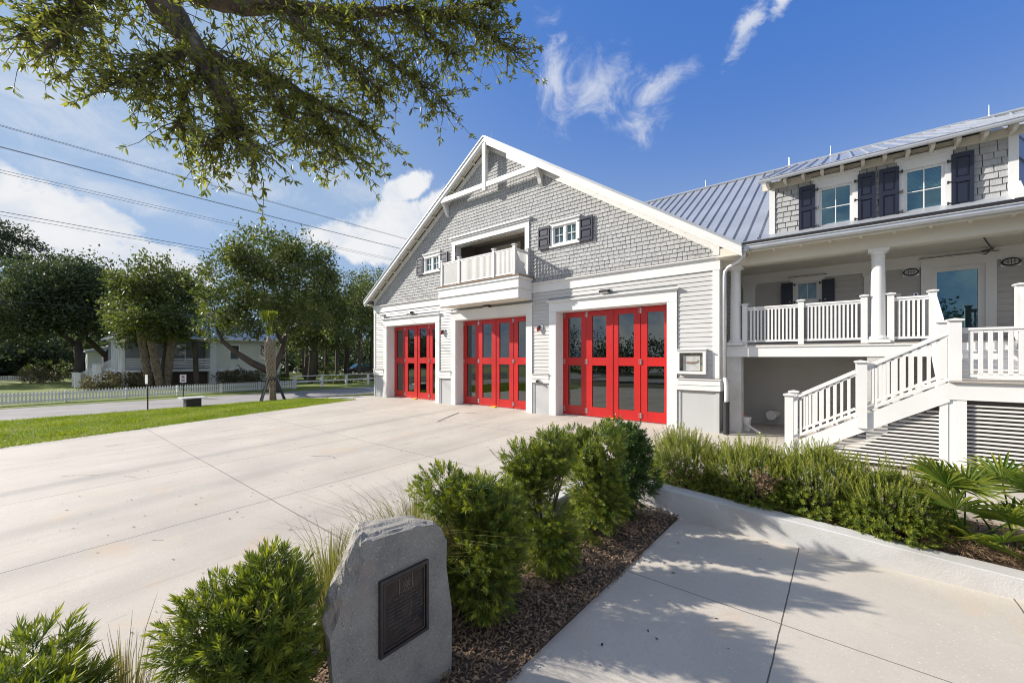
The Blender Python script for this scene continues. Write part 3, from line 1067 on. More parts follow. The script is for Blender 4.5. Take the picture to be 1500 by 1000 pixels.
# ---- balcony
b = MB()
BX0, BX1, BY = -13.02, -8.66, 10.90
b.box(BX0 + 0.10, BX1 - 0.10, BY + 0.10, YF - 0.05, 4.10, 4.46)
b.box(BX0 + 0.05, BX1 - 0.05, BY + 0.05, YF - 0.05, 4.461, 4.52)
b.box(BX0 + 0.07, BX1 - 0.07, BY + 0.07, YF - 0.05, 4.521, 4.78)
b.box(BX0 + 0.03, BX1 - 0.03, BY + 0.03, YF - 0.05, 4.781, 4.87)
bal = b.build('balcony', WHITE, FS)
b = MB()
b.box(BX0 + 0.12, BX1 - 0.12, BY + 0.12, YF - 0.06, 4.088, 4.099)
b.build('balcony_soffit', CREAM, bal)
b = MB()
b.box(BX0, BX1, BY, 13.85, 4.871, 4.91)
b.build('deck', DECK, bal)
byr = BY + 0.10
PX = [-12.75, -11.73, -9.90, -8.93]
for x in PX:
    newel(x, byr, 4.91, 5.99, 0.10)
for a, c in zip(PX, PX[1:]):
    railing((a + 0.06, byr, 4.91), (c - 0.06, byr, 4.91), 0.96, 0.062, 0.034, 0.07)
for x in (PX[0], PX[-1]):
    newel(x, YF - 0.08, 4.91, 5.99, 0.10)
    railing((x, byr + 0.06, 4.91), (x, YF - 0.14, 4.91), 0.96, 0.062, 0.034, 0.07)
o = MB()                                     # casing of the opening
for a, c in ((BALC[0] - 0.19, BALC[0]), (BALC[1], BALC[1] + 0.19)):
    o.box(a, c, YF - 0.055, YF + 0.03, 4.912, 6.80)
o.box(BALC[0] - 0.19, BALC[1] + 0.19, YF - 0.06, YF + 0.03, 6.801, 7.02)
o.box(BALC[0] - 0.23, BALC[1] + 0.23, YF - 0.10, YF + 0.03, 7.021, 7.09)
o.box(BALC[0] - 0.28, BALC[1] + 0.28, YF - 0.15, YF + 0.03, 7.091, 7.14)
for a, c in ((BALC[0] - 0.01, BALC[0] + 0.02), (BALC[1] - 0.02, BALC[1] + 0.01)):
    o.box(a, c, YF + 0.03, YF + 0.30, 4.912, 6.79)
o.box(BALC[0] + 0.02, BALC[1] - 0.02, YF + 0.03, YF + 0.30, 6.77, 6.80)
o.build('opening_casing', WHITE, bal)
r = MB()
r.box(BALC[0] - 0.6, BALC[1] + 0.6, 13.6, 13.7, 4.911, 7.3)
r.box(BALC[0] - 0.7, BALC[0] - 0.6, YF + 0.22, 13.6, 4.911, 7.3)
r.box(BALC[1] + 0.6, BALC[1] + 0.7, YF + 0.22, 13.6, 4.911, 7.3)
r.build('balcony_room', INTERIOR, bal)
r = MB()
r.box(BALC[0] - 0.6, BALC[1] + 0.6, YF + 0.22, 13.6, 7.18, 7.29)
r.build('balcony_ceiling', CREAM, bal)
r = MB()
for a, c in ((-12.2, -12.03), (-10.9, -10.73)):
    r.box(a, c, 13.55, 13.6, 4.911, 6.75)
r.box(-12.25, -10.68, 13.54, 13.6, 6.75, 6.98)
r.build('balcony_door_frame', WHITE, bal)
r = MB()
r.box(-12.03, -10.9, 13.57, 13.6, 4.915, 6.75)
r.build('balcony_door', DARKROOM, bal)

# ---- porch wing
PF, PY0, PY1 = 2.33, 12.10, 14.30            # porch floor, its front edge, the wall behind
WX1 = 6.8
m = MB()
m.box(XR + 0.004, WX1, PY0 + 0.03, PY1, 2.27, 2.302)
m.build('porch_floor', DECK, FS)
m = MB()
m.box(XR + 0.004, WX1, PY0 - 0.02, PY1, 2.303, PF)
m.build('porch_deck', TREAD, FS)
m = MB()
m.box(XR + 0.03, WX1, PY0, PY0 + 0.06, 2.02, 2.27)
m.box(XR + 0.03, WX1, PY0 - 0.025, PY0 + 0.06, 2.2705, 2.30)
m.build('porch_fascia', WHITE, FS)
m = MB()
m.box(XR + 0.03, WX1, PY0 + 0.07, PY1, 2.10, 2.269)
m.build('porch_underside', UNDER, FS)
m = MB()
m.box(XR, WX1, PY1 + 0.02, PY1 + 0.25, -0.1, 2.27)
m.build('lower_wall', UNDER, FS)
for x in (-2.27, 0.58, 3.45, 6.3):
    m = MB()
    m.box(x - 0.17, x + 0.17, PY0 + 0.02, PY0 + 0.36, -0.1, 2.02)
    m.build('pier', KERBC, FS)
WIN3 = (-1.06, -0.55, 3.64, 4.17)
DOOR4 = (1.66, 2.55, PF, 4.20)
m = MB()
for a, c, d, e in holes_cells(XR, WX1, PF, 4.95, [WIN3, DOOR4]):
    m.box(a, c, PY1 + 0.012, PY1 + 0.25, d, e)
m.build('wing_wall', PORCHWALL, FS)
lap_siding(XR + 0.38, WX1, PF, 4.25, PY1, 0.145, [(-1.2, -0.41, 3.5, 4.3), (1.49, 2.7, 2, 4.4)], 8).build('wing_siding', PORCHWALL, FS)
m = MB()
m.box(XR + 0.02, WX1, PY1 - 0.035, PY1 + 0.01, 4.252, 4.55)
m.build('wing_frieze', WHITE, FS)
for x in (-2.25, 0.58, 3.45):
    m = MB()
    m.box(x - 0.16, x + 0.16, PY1 - 0.05, PY1 + 0.011, PF, 4.24)
    m.box(x - 0.19, x + 0.19, PY1 - 0.08, PY1 + 0.011, 4.16, 4.251)
    m.build('pilaster', WHITE, FS)
m = MB()
m.box(XR + 0.004, WX1, PY0 + 0.05, PY1 + 0.02, 4.552, 4.60)
m.build('porch_ceiling', CREAM, FS)
m = MB()
m.box(XR + 0.004, WX1, PY0 - 0.02, PY0 + 0.30, 4.43, 4.80)
m.build('porch_beam', CREAM, FS)
for x in (-2.25, 0.60, 3.45, 6.4):
    m = MB()
    y = PY0 + 0.14
    m.box(x - 0.19, x + 0.19, y - 0.19, y + 0.19, PF, PF + 0.07)
    m.lathe(x, y, [(0.175, PF + 0.07), (0.185, PF + 0.10), (0.17, PF + 0.13), (0.135, PF + 0.16), (0.132, PF + 0.5), (0.128, 3.3), (0.115, 4.24), (0.135, 4.26), (0.115, 4.28), (0.118, 4.32), (0.155, 4.36)], 24)
    m.box(x - 0.175, x + 0.175, y - 0.175, y + 0.175, 4.361, 4.429)
    m.build('column', WHITE, FS, smooth=False)
window(WIN3[0], WIN3[1], WIN3[2], WIN3[3], PY1, 0.14, 0.15, 0.10, 2, 1, False,
       [(-1.42, -1.14, 3.52, 4.18, True), (-0.47, -0.19, 3.52, 4.18, False)], GLASS_CLEAR, 1.0)
m = MB()                                     # glazed porch door
x0, x1, zt = DOOR4[0], DOOR4[1], DOOR4[3]
for a, c in ((x0 - 0.17, x0), (x1, x1 + 0.17)):
    m.box(a, c, PY1 - 0.06, PY1 + 0.02, PF, zt)
m.box(x0 - 0.17, x1 + 0.17, PY1 - 0.065, PY1 + 0.02, zt + 0.001, zt + 0.20)
m.box(x0 - 0.20, x1 + 0.20, PY1 - 0.10, PY1 + 0.02, zt + 0.201, zt + 0.24)
fr4 = m.build('porch_door', WHITE, FS)
m = MB()
m.box(x0 - 0.20, x1 + 0.20, PY1 - 0.105, PY1 + 0.01, zt + 0.241, zt + 0.254)
m.build('head_flashing', DARKTRIM, fr4)
m = MB()
m.box(x0, x0 + 0.11, PY1 - 0.01, PY1 + 0.045, PF + 0.01, zt)
m.box(x1 - 0.11, x1, PY1 - 0.01, PY1 + 0.045, PF + 0.01, zt)
m.box(x0 + 0.11, x1 - 0.11, PY1 - 0.008, PY1 + 0.043, zt - 0.11, zt)
m.box(x0 + 0.11, x1 - 0.11, PY1 - 0.008, PY1 + 0.043, PF + 0.01, PF + 0.25)
m.build('door_leaf', WHITE, fr4)
m = MB()
m.quad((x0 + 0.105, PY1 + 0.018, PF + 0.245), (x1 - 0.105, PY1 + 0.018, PF + 0.245), (x1 - 0.105, PY1 + 0.018, zt - 0.105), (x0 + 0.105, PY1 + 0.018, zt - 0.105))
m.build('pane', GLASS, fr4)
m = MB()
m.box(x0, x1, PY1 + 0.20, PY1 + 0.24, PF, zt)
m.build('door_recess', DARKROOM, fr4)
m = MB()
m.bar((x0 + 0.055, PY1 - 0.05, PF + 0.95), (x0 + 0.055, PY1 - 0.05, PF + 1.2), 0.03, 0.03, (0, 1, 0))
m.build('handle', STEEL, fr4)

# wing roof with its shed dormer
ZE, YE, YRG = 5.02, 11.97, 17.9
ws = (8.96 - ZE) / (YRG - YE)
def zwing(y):
    return ZE + ws * (y - YE)
m = MB()
quad_ = [(-2.25, YE), (WX1 + 0.3, YE), (WX1 + 0.3, YRG), (-8.35, YRG)]
m.prism([(x, y, zwing(y)) for x, y in quad_], (0, 0, -0.06))
m.prism([(WX1 + 0.3, YRG, 8.96), (-8.35, YRG, 8.96), (-8.35, 24, 4.9), (WX1 + 0.3, 24, 4.9)][::-1], (0, 0, -0.06))
x = -8.0
while x < WX1 + 0.2:
    y0 = 12.6 if -1.5 < x < 2.62 else YE if x > -2.25 else YE + (x + 2.25) / (-8.35 + 2.25) * (YRG - YE)
    m.bar((x, y0, zwing(y0) + 0.022), (x, YRG, 8.96 + 0.022), 0.022, 0.045)
    x += 0.315
m.tube([(-8.3, YRG, 8.985), (WX1 + 0.3, YRG, 8.985)], 0.06, 8)
m.build('wing_roof', ROOF, FS)
m = MB()                                     # eave below the wing roof: fascia, soffit and gutter
m.box(XR + 0.07, WX1 + 0.2, 11.68, 11.72, 4.66, 4.86)
m.box(XR + 0.07, WX1 + 0.2, 11.72, PY0 - 0.022, 4.80, 4.83)
x = -1.9
while x < WX1:
    m.box(x - 0.03, x + 0.03, 11.721, PY0 - 0.022, 4.70, 4.799)
    x += 0.55
m.build('porch_eave', CREAM, FS)
m = MB()
gp = [(0, 0), (0.10, 0), (0.125, 0.05), (0.115, 0.10), (0.14, 0.105), (0.14, 0.12), (0.10, 0.118), (0.10, 0.03), (0.012, 0.03), (0.012, 0.12), (0, 0.12)]
m.prism([(ER + 0.03, 11.679 - u, 4.70 + v) for u, v in gp], (WX1 + 0.2 - ER, 0, 0))
m.build('gutter', GALV, FS)
m = MB()
m.box(-2.1, WX1, 11.75, 12.15, 4.835, 4.95)
m.build('eave_gap', BLACK, FS)  # black strip standing in for the dark gap between gutter and wing roof

DX0, DX1, DY = -1.47, 2.60, 12.20
DW = [(-0.45, 0.155), (1.02, 1.62)]
dz0, dz1 = 5.08, 6.05
m = MB()
for a, c, d, e in holes_cells(DX0 + 0.02, DX1 - 0.02, 4.9, 6.40, [(a, b_, dz0, dz1) for a, b_ in DW]):
    m.box(a, c, DY + 0.012, DY + 0.2, d, e)
m.build('dormer_wall', SHBACK, FS)
shingles(DX0 + 0.10, DX1 - 0.10, 5.0, 6.30, DY, 0.132, (0.165, 0.235), [(a - 0.02, b_ + 0.02, dz0 - 0.03, dz1) for a, b_ in DW], None, 9).build('dormer_shingles', SHINGLE, FS)
for x0, x1 in ((DX0, DX0 + 0.12), (DX1 - 0.13, DX1)):
    m = MB()
    m.box(x0, x1, DY - 0.04, DY + 0.1, 4.95, 6.28)
    m.build('dormer_corner_board', WHITE, FS)
m = MB()
m.prism([(DX1 - 0.12, DY - 0.05, 4.98), (DX1 - 0.12, DY - 0.38, 4.98), (DX1 - 0.12, DY - 0.38, 5.10), (DX1 - 0.12, DY - 0.20, 5.22), (DX1 - 0.12, DY - 0.05, 5.38)], (0.14, 0, 0))
m.build('dormer_bracket', WHITE, FS)
for sx in (DX0, DX1 - 0.03):
    m = MB()
    m.prism([(sx, DY + 0.1, 5.0), (sx, DY + 0.1, 6.4), (sx, 17.4, 8.6)], (0.03, 0, 0))
    m.build('dormer_cheek', SHINGLE, FS)
DEY, DEZ = 11.76, 6.43
dsl = (8.99 - DEZ) / (YRG - DEY)
def zdorm(y):
    return DEZ + dsl * (y - DEY)
m = MB()
m.prism([(x, y, zdorm(y)) for x, y in ((DX0 - 0.18, DEY), (DX1 + 0.28, DEY), (DX1 + 0.28, YRG), (DX0 - 0.18, YRG))], (0, 0, -0.05))
x = DX0 - 0.15
while x < DX1 + 0.28:
    m.bar((x, DEY, DEZ + 0.02), (x, YRG, zdorm(YRG) + 0.02), 0.022, 0.045)
    x += 0.295
m.tube([(DX0 - 0.2, YRG, 9.02), (DX1 + 0.3, YRG, 9.02)], 0.05, 8)
m.build('dormer_roof', ROOF, FS)
m = MB()
m.prism([(DX0 - 0.18, DEY - 0.002 - u * 0.55, DEZ - 0.085 + v * 0.75) for u, v in gp], (DX1 - DX0 + 0.46, 0, 0))
m.build('dormer_gutter', GALV, FS)
m = MB()
m.box(DX0 - 0.15, DX1 + 0.25, DY - 0.042, DY + 0.011, 6.281, 6.46)
m.prism([(DX0 - 0.15, y, zdorm(y) - 0.052) for y in (DEY + 0.002, DY + 0.02)] + [(DX0 - 0.15, y, zdorm(y) - 0.075) for y in (DY + 0.02, DEY + 0.002)], (DX1 - DX0 + 0.40, 0, 0))
m.build('dormer_soffit', CREAM, FS)
x = DX0 + 0.0
while x < DX1 + 0.2:
    t = MB()
    pr = [(DEY + 0.02, zdorm(DEY) - 0.077), (DY - 0.043, zdorm(DY - 0.04) - 0.077), (DY - 0.043, zdorm(DEY) - 0.13), (DEY + 0.10, zdorm(DEY) - 0.145), (DEY + 0.02, zdorm(DEY) - 0.12)]
    t.prism([(x - 0.03, y, z) for y, z in pr], (0.06, 0, 0))
    t.build('rafter_tail', CREAM, FS)
    x += 0.36
SH = [[(-0.85, -0.53), (0.25, 0.55)], [(0.615, 0.93), (1.71, 2.02)]]
for (a, c), sh, bl in zip(DW, SH, (0, 0.42)):
    window(a, c, dz0, dz1, DY, 0.115, 0.27, 0.05, 2, 2, False, [(sh[0][0], sh[0][1], 5.02, 6.16, True), (sh[1][0], sh[1][1], 5.02, 6.16, False)], GLASS, bl, 0.19)

# railings on the porch
for x in (-2.02, -0.81, 0.36, 0.80, 1.45, 2.62):
    newel(x, PY0 + 0.10, PF, 3.42)
for a, c in ((-2.02, -0.81), (-0.81, 0.36), (0.80, 1.45), (2.62, 6.2)):
    railing((a + 0.06, PY0 + 0.10, PF), (c - 0.06, PY0 + 0.10, PF), 0.99, 0.077)

# stair: upper flight from the landing to the porch, lower flight down to the left
LZ, LY0, LY1, LX0, LX1 = 1.60, 10.20, 11.25, 1.42, 5.2
m = MB()
m.box(LX0 - 0.02, LX1, LY0 - 0.05, LY1 + 0.02, LZ - 0.03, LZ)
m.build('landing', TREAD, FS)
m = MB()
m.box(LX0, LX1, LY0, LY0 + 0.05, LZ - 0.33, LZ - 0.031)
m.box(LX0 + 0.05, LX1, LY1 - 0.05, LY1, LZ - 0.33, LZ - 0.031)
m.build('landing_beam', WHITE, FS)
rise = (PF - LZ) / 4
for k in range(1, 4):
    m = MB()
    y = LY1 + 0.02 + (k - 1) * 0.28
    m.box(1.50, 2.56, y - 0.02, y + 0.29, LZ + rise * k - 0.03, LZ + rise * k)
    m.box(1.50, 2.56, y + 0.012, y + 0.03, LZ + rise * (k - 1) + 0.002, LZ + rise * k - 0.031)
    m.build('stair_tread', WHITE, FS)
m = MB()
m.box(1.50, 2.56, PY0 - 0.035, PY0 - 0.021, PF - rise, 2.30)
for x in (1.42, 2.58):
    m.prism([(x, LY1 + 0.03, LZ - 0.3), (x, LY1 + 0.03, LZ + 0.05), (x, PY0 - 0.04, PF - 0.02), (x, PY0 - 0.04, PF - 0.35)], (0.06, 0, 0))
m.build('stringer', WHITE, FS)
SX0, n_r = -0.93, 9
run = (LX0 - SX0) / (n_r - 1)
r2 = LZ / n_r
for k in range(1, n_r):
    m = MB()
    x1 = LX0 - (n_r - 1 - k) * run - 0.02
    m.box(x1 - run - 0.02, x1, LY0 + 0.06, LY1 - 0.06, r2 * k - 0.03, r2 * k)
    m.build('stair_tread', TREAD, FS)
    for yy in (LY0 + 0.052, LY1 - 0.075):
        m = MB()
        m.box(x1 - run * 0.75, x1 - run * 0.35, yy - 0.01, yy + 0.02, r2 * k + 0.001, r2 * k + 0.05)
        m.build('rail_block', WHITE, FS)
sl = LZ / (LX0 - SX0 + run)
for y in (LY0, LY1 - 0.05):
    m = MB()
    m.prism([(LX0 - 0.001, y, LZ - 0.03), (LX0 - 0.001, y, LZ - 0.37), (SX0 + 0.2, y, -0.02), (SX0 - 0.12, y, -0.02), (SX0 - 0.12, y, 0.10)], (0, 0.05, 0))
    m.build('stringer', WHITE, FS)
nx = [-0.88, 0.27, 1.48]
def znose(x):
    return max(0.0, LZ - (LX0 - x) * (r2 / run))
for y in (LY0 + 0.03, LY1 - 0.03):
    newel(nx[0], y, -0.05, 1.22 + 0.02, 0.15)
    newel(nx[1], y, znose(nx[1]) - 0.25, 1.93, 0.15)
    newel(nx[2] if y < 11 else 1.46, y if y < 11 else 11.17, LZ - 0.3 if y > 11 else LZ - 0.03, 2.66 if y < 11 else 2.69, 0.15)
    for a, c in ((nx[0] + 0.08, nx[1] - 0.08), (nx[1] + 0.08, nx[2] - 0.08)):
        railing((a, y, 1.16 - 0.93 + (a + 0.8) * 0.575), (c, y, 1.16 - 0.93 + (c + 0.8) * 0.575), 0.94, 0.115, 0.045, 0.12, 'stair_railing')
railing((1.56, LY0 + 0.03, LZ), (3.4, LY0 + 0.03, LZ), 0.90, 0.108, 0.05, 0.09)
newel(3.47, LY0 + 0.03, LZ - 0.03, 2.66, 0.15)
railing((3.55, LY0 + 0.03, LZ), (5.1, LY0 + 0.03, LZ), 0.90, 0.108, 0.05, 0.09)
for x in (1.46, 2.62):
    railing((x, 11.27, LZ + 0.12), (x, PY0 + 0.02, PF), 0.98, 0.115, 0.045, 0.12, 'stair_railing')
newel(2.62, 11.17, LZ, 2.69, 0.15)
LOUVRE = mat('louvre_paint', (0.60, 0.585, 0.56), 0.6, 0.12, 3)
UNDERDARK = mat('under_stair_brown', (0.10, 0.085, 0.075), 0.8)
# skirt of horizontal louvres below landing and stair
for a, c in ((1.30, 1.40), (1.50, 1.62), (3.40, 3.55)):
    m = MB()
    m.box(a, c, LY0 + 0.012, LY0 + 0.12, -0.2, LZ - 0.332)
    m.build('skirt_post', WHITE, FS)
m = MB()
m.box(1.402, 1.498, LY0 + 0.02, LY0 + 0.10, -0.2, LZ - 0.332)
m.build('skirt_post', WHITE, FS)
m = MB()
z = 0.02
while z < LZ - 0.36:
    m.bar((1.625, LY0 + 0.07, z), (3.395, LY0 + 0.07, z), 0.035, 0.010, (0, -1.3, 0.9))
    m.bar((3.555, LY0 + 0.07, z), (5.15, LY0 + 0.07, z), 0.035, 0.010, (0, -1.3, 0.9))
    z += 0.068
m.build('louvre_panel', LOUVRE, FS)
m = MB()
z = 0.02
while z < 1.2:
    xa = LX0 - (LZ - 0.37 - z) / ((LZ - 0.35) / (LX0 - SX0 - 0.2)) + 0.05
    if xa < 1.25:
        m.bar((xa, LY0 + 0.07, z), (1.298, LY0 + 0.07, z), 0.035, 0.010, (0, -1.3, 0.9))
    z += 0.068
m.build('louvre_panel', LOUVRE, FS)
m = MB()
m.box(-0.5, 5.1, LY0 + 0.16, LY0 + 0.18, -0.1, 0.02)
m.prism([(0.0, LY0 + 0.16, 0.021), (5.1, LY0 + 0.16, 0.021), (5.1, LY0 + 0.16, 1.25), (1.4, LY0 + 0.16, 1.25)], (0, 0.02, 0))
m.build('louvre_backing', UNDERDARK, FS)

# downspout at the hall corner
m = MB()
m.tube([(-1.93, 11.60, 4.72), (-1.94, 11.61, 4.60), (-2.05, 11.66, 4.48), (-2.33, 11.77, 4.36), (-2.42, 11.80, 4.26), (-2.43, 11.80, 4.10), (-2.43, 11.80, 1.45)], 0.048, 12)
m.box(-2.02, -1.84, 11.52, 11.66, 4.66, 4.74)
m.build('downspout', GALV, FS, True)
m = MB()
m.tube([(-2.43, 11.80, 1.46), (-2.40, 11.78, 1.38), (-2.38, 11.76, 1.25), (-2.38, 11.76, 0.02)], 0.05, 12)
m.build('drain_pipe', PVC, FS, True)
m = MB()
m.tube([(-2.38, 11.76, -0.02), (-2.38, 11.76, 0.80)], 0.075, 12)
m.tube([(-2.38, 11.76, 0.80), (-2.38, 11.76, 0.84)], 0.085, 12)
m.build('pipe_sleeve', DKPLASTIC, FS)
for x, y, z in ((CX + 0.15, YR + 0.3, ZA - 0.1), (-1.55, YRG, 9.0), (-0.35, YRG, 9.0), (-4.4, YRG, 8.95), (3.27, YRG, 9.0)):
    m = MB()
    m.tube([(x, y, z), (x, y, z + 0.08), (x, y, z + 0.1), (x, y, z + 0.36)], [0.02, 0.02, 0.005, 0.003], 6)
    m.build('lightning_rod', STEEL, FS)

# ================================================================== FIXTURES ON THE STATION
def wall_lamp(x, z, label):
    t = thing('wall_lamp', (x, YF - 0.02, z), label, 'wall lamp', 'lamps over the bay doors')
    m = MB()
    m.box(x - 0.17, x + 0.17, YF - 0.045, YF - 0.019, z - 0.08, z + 0.08)
    m.build('back_plate', STEEL, t)
    m = MB()
    prof = [(YF - 0.046, 0.075), (YF - 0.11, 0.07), (YF - 0.20, 0.035), (YF - 0.215, 0.0), (YF - 0.19, -0.02), (YF - 0.046, -0.035)]
    m.prism([(x - 0.15, y, z + dz) for y, dz in prof], (0.30, 0, 0))
    m.build('housing', BLACK, t)
    m = MB()
    m.prism([(x - 0.13, y, z + dz) for y, dz in [(YF - 0.046, -0.036), (YF - 0.185, -0.022), (YF - 0.17, -0.06), (YF - 0.05, -0.07)]], (0.26, 0, 0))
    m.build('lens', LENS, t)
wall_lamp(-5.85, 4.09, 'black wedge wall lamp over the nearest red bay door')
wall_lamp(-10.93, 4.03, 'black wedge wall lamp under the balcony over the middle bay door')
wall_lamp(-15.94, 4.12, 'black wedge wall lamp over the farthest red bay door')
def strobe(x, z, label):
    t = thing('alarm_strobe', (x, YF - 0.02, z), label, 'alarm', 'red alarm strobes between the bay doors')
    m = MB()
    m.box(x - 0.10, x + 0.15, YF - 0.05, YF - 0.019, z - 0.05, z + 0.13)
    m.build('back_box', STEEL, t)
    m = MB()
    m.tube([(x, YF - 0.051, z + 0.06), (x, YF - 0.13, z + 0.06)], [0.045, 0.04], 14)
    m.build('horn', BLACK, t)
    m = MB()
    m.tube([(x - 0.035, YF - 0.10, z + 0.03), (x - 0.035, YF - 0.10, z - 0.10)], [0.045, 0.04], 14)
    m.build('beacon', REDLENS, t)
strobe(-13.63, 3.12, 'red alarm strobe on a steel plate between the farthest and middle bay doors')
strobe(-8.42, 3.05, 'red alarm strobe on a steel plate between the middle and nearest bay doors')
t = thing('security_camera', (-18.2, YF - 0.02, 4.17), 'small white security lamp high on the left end of the station wall', 'security lamp')
m = MB()
m.box(-18.26, -18.14, YF - 0.06, YF - 0.019, 4.11, 4.23)
m.build('back_plate', STEEL, t)
for dx in (-0.13, 0.13):
    m = MB()
    m.tube([(-18.2 + dx * 0.3, YF - 0.061, 4.17), (-18.2 + dx, YF - 0.2, 4.15)], [0.03, 0.065], 12)
    m.build('lamp_head', WHITE, t)
t = thing('hose_valve', (-8.45, YF - 0.07, 1.17), 'small steel valve on the white ledge between two bay doors', 'valve')
m = MB()
m.tube([(-8.45, YF - 0.071, 1.17), (-8.45, YF - 0.12, 1.17)], 0.065, 14)
m.build('flange', STEEL, t)
m = MB()
m.tube([(-8.45, YF - 0.121, 1.17), (-8.45, YF - 0.19, 1.15)], 0.04, 12)
m.build('cap', DKPLASTIC, t)
t = thing('display_case', (-3.25, YF - 0.02, 1.5), 'white framed display case with a pale model inside, right of the nearest bay door', 'display case')
x0, x1, z0, z1 = -3.63, -2.87, 1.55, 2.21
m = MB()
for a, b, c, d in ((x0, x0 + 0.075, z0, z1), (x1 - 0.075, x1, z0, z1), (x0 + 0.075, x1 - 0.075, z0, z0 + 0.075), (x0 + 0.075, x1 - 0.075, z1 - 0.075, z1)):
    m.box(a, b, YF - 0.14, YF - 0.02, c, d)
m.box(x0 - 0.02, x1 + 0.02, YF - 0.17, YF - 0.02, z1 + 0.001, z1 + 0.025)
m.build('case_frame', WHITE, t)
m = MB()
m.box(x0 + 0.07, x1 - 0.07, YF - 0.055, YF - 0.045, z0 + 0.07, z1 - 0.07)
m.build('backboard', mat('tan_backboard', (0.30, 0.25, 0.16), 0.7, var2=(0.08, 0.10, 0.10), vscale=7), t)
m = MB()
m.box(x0 + 0.16, x1 - 0.16, YF - 0.062, YF - 0.056, z0 + 0.09, z1 - 0.16)
m.build('print', mat('pale_print', (0.66, 0.65, 0.63), 0.6, 0.25, 9), t)
m = MB()
m.prism([(-3.46, YF - 0.075, 1.88), (-3.12, YF - 0.075, 1.89), (-3.06, YF - 0.075, 1.93), (-3.10, YF - 0.075, 1.86), (-3.20, YF - 0.075, 1.83), (-3.40, YF - 0.075, 1.84)], (0, 0.012, 0))
m.build('model', mat('brown_model', (0.30, 0.19, 0.14), 0.6), t)
m = MB()
m.quad((x0 + 0.07, YF - 0.12, z0 + 0.07), (x1 - 0.07, YF - 0.12, z0 + 0.07), (x1 - 0.07, YF - 0.12, z1 - 0.07), (x0 + 0.07, YF - 0.12, z1 - 0.07))
m.build('pane', GLASS_CASE, t)
def bulkhead(x, z, label):
    t = thing('bulkhead_light', (x, PY1, z), label, 'porch light', 'oval porch lights')
    m = MB()
    m.box(x - 0.15, x + 0.15, PY1 - 0.05, PY1 - 0.012, z - 0.095, z + 0.095)
    m.build('back_plate', STEEL, t)
    m = MB()
    ring = [(x + 0.135 * math.cos(a), PY1 - 0.075, z + 0.078 * math.sin(a)) for a in [2 * math.pi * k / 24 for k in range(25)]]
    m.tube(ring, 0.016, 8, False)
    for dx in (-0.05, 0.0, 0.05):
        m.bar((x + dx, PY1 - 0.09, z - 0.07), (x + dx, PY1 - 0.09, z + 0.07), 0.009, 0.009, (0, 1, 0))
    m.bar((x - 0.125, PY1 - 0.088, z), (x + 0.125, PY1 - 0.088, z), 0.009, 0.009)
    m.build('cage', BLACK, t)
    m = MB()
    ov = [(x + 0.125 * math.cos(a), PY1 - 0.051, z + 0.068 * math.sin(a)) for a in [2 * math.pi * k / 24 for k in range(24)]]
    m.prism(ov, (0, -0.025, 0))
    m.build('lens', LENS, t)
bulkhead(1.31, 4.15, 'caged oval porch light left of the glazed porch door')
bulkhead(2.93, 4.17, 'caged oval porch light right of the glazed porch door')
t = thing('fire_alarm_box', (0.98, PY1, 3.5), 'small red and white alarm box on the porch wall beside the column', 'alarm box')
m = MB()
m.box(0.93, 1.13, PY1 - 0.06, PY1 - 0.014, 3.44, 3.64)
m.build('housing', WHITE, t)
m = MB()
m.box(0.95, 1.04, PY1 - 0.07, PY1 - 0.0605, 3.47, 3.58)
m.build('pull_panel', REDLENS, t)
t = thing('keypad', (1.40, PY1, 3.6), 'black and steel keypad on the porch wall by the glazed door', 'keypad')
m = MB()
m.box(1.355, 1.445, PY1 - 0.035, PY1 - 0.014, 3.50, 3.62)
m.build('plate', STEEL, t)
m = MB()
m.box(1.38, 1.42, PY1 - 0.042, PY1 - 0.0355, 3.52, 3.60)
m.build('reader', BLACK, t)
m = MB()
m.tube([(2.15, 12.5, 4.55), (2.22, 12.55, 4.47), (2.45, 13.4, 4.45), (2.62, 14.05, 4.47), (2.66, 14.2, 4.52), (2.62, 14.22, 4.50), (2.5, 14.2, 4.47), (2.45, 14.21, 4.43), (2.55, 14.21, 4.40), (2.6, 14.2, 4.46)], 0.014, 8)
tag(m.build('hanging_cable', BLACK), 'loose black cable hanging from the porch ceiling above the glazed door', 'cable')
t = thing('flood_pipe', (-1.55, PY1, 0.32), 'short pale capped pipe sticking out of the grey wall under the porch', 'pipe')
m = MB()
m.tube([(-1.55, PY1 + 0.01, 0.33), (-1.62, PY1 - 0.45, 0.33)], 0.11, 16)
m.build('pipe_body', CREAM, t, False)
m = MB()
m.tube([(-1.62, PY1 - 0.451, 0.33), (-1.63, PY1 - 0.50, 0.33)], 0.135, 16)
m.build('cap', PVC, t)
t = thing('bucket', (-2.10, 12.66, -0.02), 'white plastic bucket standing behind the porch pier', 'bucket')
m = MB()
m.lathe(-2.10, 12.66, [(0.125, 0.0), (0.15, 0.33), (0.16, 0.335), (0.16, 0.375), (0.145, 0.376), (0.12, 0.05)], 20)
m.build('bucket_body', PVC, t)
m = MB()
m.tube([(-2.25, 12.66, 0.34), (-2.22, 12.53, 0.22), (-2.10, 12.49, 0.19), (-1.98, 12.53, 0.22), (-1.95, 12.66, 0.34)], 0.006, 6)
m.build('handle', STEEL, t)
t = thing('traffic_cone', (-2.27, 13.05, -0.02), 'orange traffic cone standing behind the white bucket under the porch', 'traffic cone')
m = MB()
m.box(-2.45, -2.09, 12.87, 13.23, 0.0, 0.035)
m.build('cone_base', DKPLASTIC, t)
m = MB()
m.lathe(-2.27, 13.05, [(0.14, 0.036), (0.03, 0.78), (0.0, 0.785)], 20)
m.build('cone_body', ORANGE, t)
m = MB()
